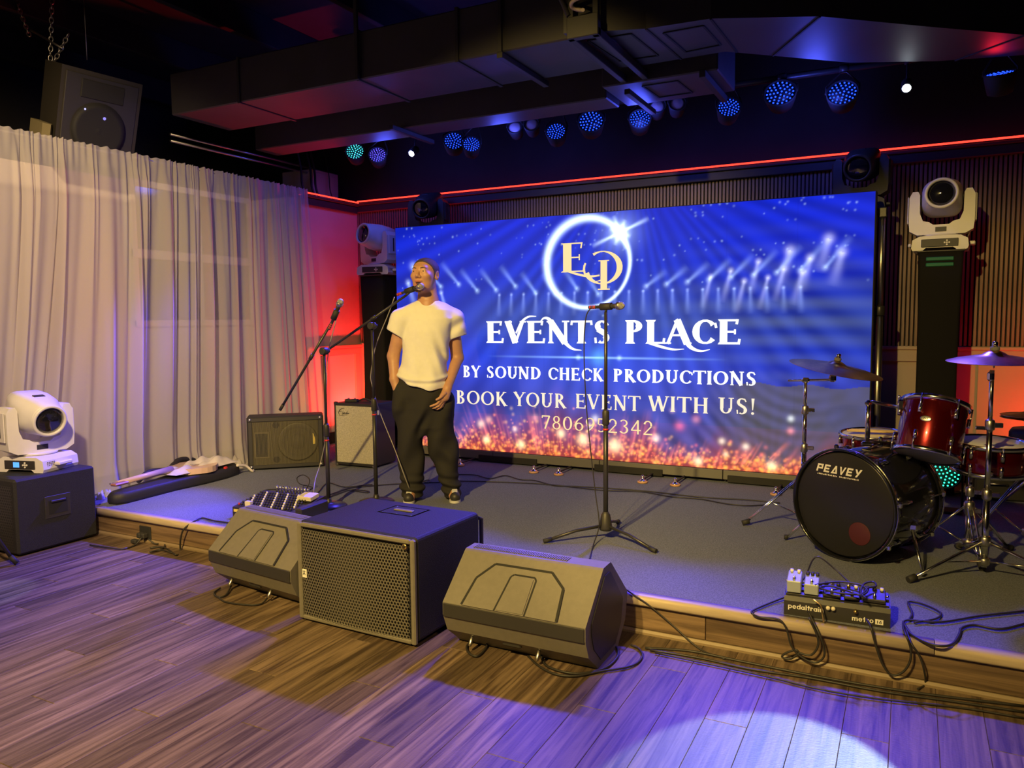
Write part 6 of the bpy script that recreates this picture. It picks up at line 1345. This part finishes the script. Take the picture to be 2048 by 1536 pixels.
# right of picture: elbow out, forearm across the thigh, relaxed hand
B.cap((.155, .025, 1.30), (.196, .06, 1.00), .052, .044, .02); B.cap((.196, .06, 1.00), (.118, -.105, .800), .043, .028, .015)
B.cap((.118, -.105, .800), (.096, -.140, .742), .029, .034, .012, False, .7); B.cap((.108, -.122, .765), (.080, -.152, .733), .026, .026, .012, False, .7)
for pts, r0 in (([(.082, -0.156, .738), (.045, -0.176, .700), (.020, -0.180, .690), (-.002, -0.180, .684)], .0098), ([(.088, -0.148, .724), (.055, -0.168, .684), (.030, -0.166, .672), (.014, -0.158, .668)], .0098),
                ([(.094, -0.138, .716), (.068, -0.156, .674), (.046, -0.152, .660), (.034, -0.142, .658)], .0092), ([(.100, -0.128, .714), (.080, -0.142, .676), (.062, -0.138, .662), (.052, -0.130, .660)], .0080), ([(.100, -0.156, .768), (.074, -0.178, .748), (.056, -0.184, .736), (.040, -0.184, .728)], .0108)):
    for i in range(3): B.cap(pts[i], pts[i+1], r0*(1-.08*i), r0*(1-.08*(i+1)), .0035)
def skin_regions(C):
    q = hinv(C); r = np.zeros(len(C)); ax_ = np.abs(q[:, 0])
    r[(ax_ < .020) & (q[:, 2] < -.049) & (q[:, 2] > -.088) & (q[:, 1] < -.083)] = 1
    r[(ax_ < .020-.2*np.abs(q[:, 2]+.108)) & (q[:, 2] < -.093) & (q[:, 2] > -.132) & (q[:, 1] < -.066)] = 2
    r[(ax_ < .016) & (q[:, 2] < -.062) & (q[:, 2] > -.073) & (q[:, 1] < -.080)] = 3
    return r
B.mesh('body', ['skin', 'lip', 'stubble', 'mouth'], per, skin_regions, 1)
# close-cropped hair with brows
Hf = Field((-.17, -.16, 1.46), (.13, .16, 1.75), .0045); skull(Hf)
sl, X, Y, Z = Hf.box((-1, -1, 0), (1, 1, 3)); G = np.stack(np.broadcast_arrays(X, Y, Z), -1).reshape(-1, 3).astype(float); q = hinv(G)
zl = np.interp(q[:, 1], [-.10, -.066, -.050, -.030, -.012, .03, .10], [.088, .080, .060, .030, -.016, -.050, -.064])
Hf.D = np.maximum(Hf.D-.0018, ((zl-q[:, 2])*.8).reshape(Hf.D.shape).astype(np.float32)); Hf.mesh('hair', ['hair'], per, None, 1)
for sx in (-1, 1):
    pts = [hrot((sx*.014, -.0965, .033)), hrot((sx*.030, -.0945, .0375)), hrot((sx*.047, -.083, .033))]; MB().tube(crom(pts, 4), [.0028]*5+[.0020]*4, 6).build('eyebrow', 'hair', per)
    e = MB().sphere(hrot((sx*.031, -.0806, .0128)), .0118, 14).build('eyeball', 'eyewhite', per)
    MB().sphere(hrot((sx*.031-.001, -.0866, .0126)), .0068, 10).build('iris', 'iris', e)
# T-shirt
S_ = Field((-.36, -.20, .74), (.32, .20, 1.46), .006)
hem = lambda X, Y, Z: np.interp(X.ravel(), [-.30, -.23, -.16, -.08, 0, .10, .2], [.885, .875, .835, .805, .788, .795, .80]).astype(np.float32)[:, None, None]-Z
S_.slices([.76, .84, .90, 1.05, 1.20, 1.28, 1.34, 1.375, 1.405], [-.058, -.055, -.047, -.032, -.016, -.010, -.008, -.008, -.008], [-.005, -.008, -.005, 0, .0, .005, .008, .012, .015], [.184, .184, .176, .160, .170, .182, .160, .115, .072], [.148, .148, .138, .122, .122, .112, .092, .078, .062], .02, TW, hem, 2.3)
S_.cap((-.10, .005, 1.325), (-.195, .01, 1.275), .070, .074, .03); S_.cap((-.195, .01, 1.275), (-.262, .015, 1.10), .076, .072, .02, False, 1., ((-.237, 0, 1.176), (-.50, 0, -.866)))
S_.cap((.09, .015, 1.325), (.168, .025, 1.272), .070, .076, .03); S_.cap((.168, .025, 1.272), (.204, .05, 1.07), .079, .077, .02, False, 1., ((.19, 0, 1.146), (.26, 0, -.966)))
S_.ell((-.012, -.075, 1.425), (.062, .06, .052), .012, True); S_.cap((-.008, .02, 1.37), (-.008, .015, 1.5), .066, .066, .006, True)
X, Y, Z = S_.ax[0][:, None, None], S_.ax[1][None, :, None], S_.ax[2][None, None, :]
fr_ = (Y < .05)
f1 = .011*np.sin(75*(X*.92+Z*.38)+1.0)*np.exp(-((X-.075)/.06)**2)*np.exp(-((Z-1.02)/.13)**2)           # drag lines below the right armpit
f2 = .010*np.sin(70*(X*.5-Z*.75))*np.exp(-((X-.20)/.05)**2)*np.exp(-((Z-1.22)/.08)**2)                     # sleeve creases
f3 = .009*np.exp(-((Z-(.862+.9*(X+.06)**2-.05*np.clip(X+.1, 0, 1)))/.014)**2)-.006*np.exp(-((Z-(.838+.9*(X+.06)**2-.05*np.clip(X+.1, 0, 1)))/.012)**2)   # bunching over the waistband
f4 = .0050*np.sin(42*X+6*np.sin(5*Z))*np.clip((1.25-Z)/.3, 0, 1)
f5 = -.009*np.sin(55*(X*.6+Z*.6)+.6)*np.exp(-((X+.19)/.05)**2)*np.exp(-((Z-.90)/.06)**2)
S_.D = S_.D-(f1+f2+f3+f4+f5).astype(np.float32)
S_.mesh('t_shirt', ['shirt'], per, None, 1)
# baggy trousers
T_ = Field((-.34, -.22, .0), (.30, .22, .93), .006)
T_.slices([.455, .52, .60, .66, .74, .82, .90], [-.045, -.043, -.042, -.044, -.050, -.056, -.054], [0]*7, [.055, .15, .195, .206, .202, .178, .145], [.075, .115, .128, .138, .134, .120, .10], .02, TW, None, 2.4)
T_.cap((-.218, -.02, .795), (-.205, -.050, .66), .044, .050, .03)
T_.slices([.030, .07, .16, .30, .45, .60, .70], [-.140, -.140, -.143, -.145, -.148, -.150, -.15], [.0, .0, .005, 0, -.005, 0, 0], [.074, .084, .082, .088, .100, .102, .08], [.095, .100, .092, .092, .100, .11, .09], .03, 0, None, 2.2)
T_.slices([.015, .06, .16, .30, .45, .60, .70], [.142, .138, .116, .092, .070, .055, .05], [-.01, -.01, .0, -.01, -.015, 0, 0], [.058, .066, .074, .094, .106, .112, .08], [.090, .095, .090, .098, .106, .11, .09], .03, 0, None, 2.2)
X, Y, Z = T_.ax[0][:, None, None], T_.ax[1][None, :, None], T_.ax[2][None, None, :]
g1 = .011*np.sin(95*Z+14*X+8*np.abs(X))*np.exp(-((Z-.10)/.07)**2); g2 = .013*np.sin(34*(X*.95-Z*.42)+.5)*np.clip((Z-.12)/.2, 0, 1)*np.clip((.80-Z)/.1, 0, 1)
g3 = .015*np.sin(48*(X*.5+Z*.7))*np.exp(-((X-.10)/.06)**2)*np.exp(-((Z-.30)/.12)**2); g4 = .015*np.sin(60*(Z*.6-X))*np.exp(-((X+.06)/.05)**2)*np.exp(-((Z-.55)/.1)**2)
T_.D = T_.D-(g1+g2+g3+g4).astype(np.float32); T_.mesh('trousers', ['trousers'], per, None, 1)
for cx, tx, dy in ((-.148, -.165, -.005), (.146, .158, -.02)):
    Q = Field((cx-.09, -.22, -.006), (cx+.09, .12, .12), .005); Q.cap((cx, .05+dy, .045), (tx, -.115+dy, .036), .042, .036, .01); Q.D = np.maximum(Q.D, -(Q.ax[2][None, None, :]-.002)); sh = Q.mesh('shoe', ['darkplast'], per, None, 1)
    MB().prism([(cx+(tx-cx)*.9+.040*cos(a), -.10+dy+.055*sin(a)) for a in np.linspace(0, 2*pi, 20, endpoint=False)], .016, (0, 0, .001)).build('sole', 'shoe', sh)
    MB().box((cx+.8*(tx-cx), -.085+dy, .074), (.04, .05, .010), .004, Matrix.Rotation(radians(14), 3, 'X')).build('laces', 'shoe', sh)
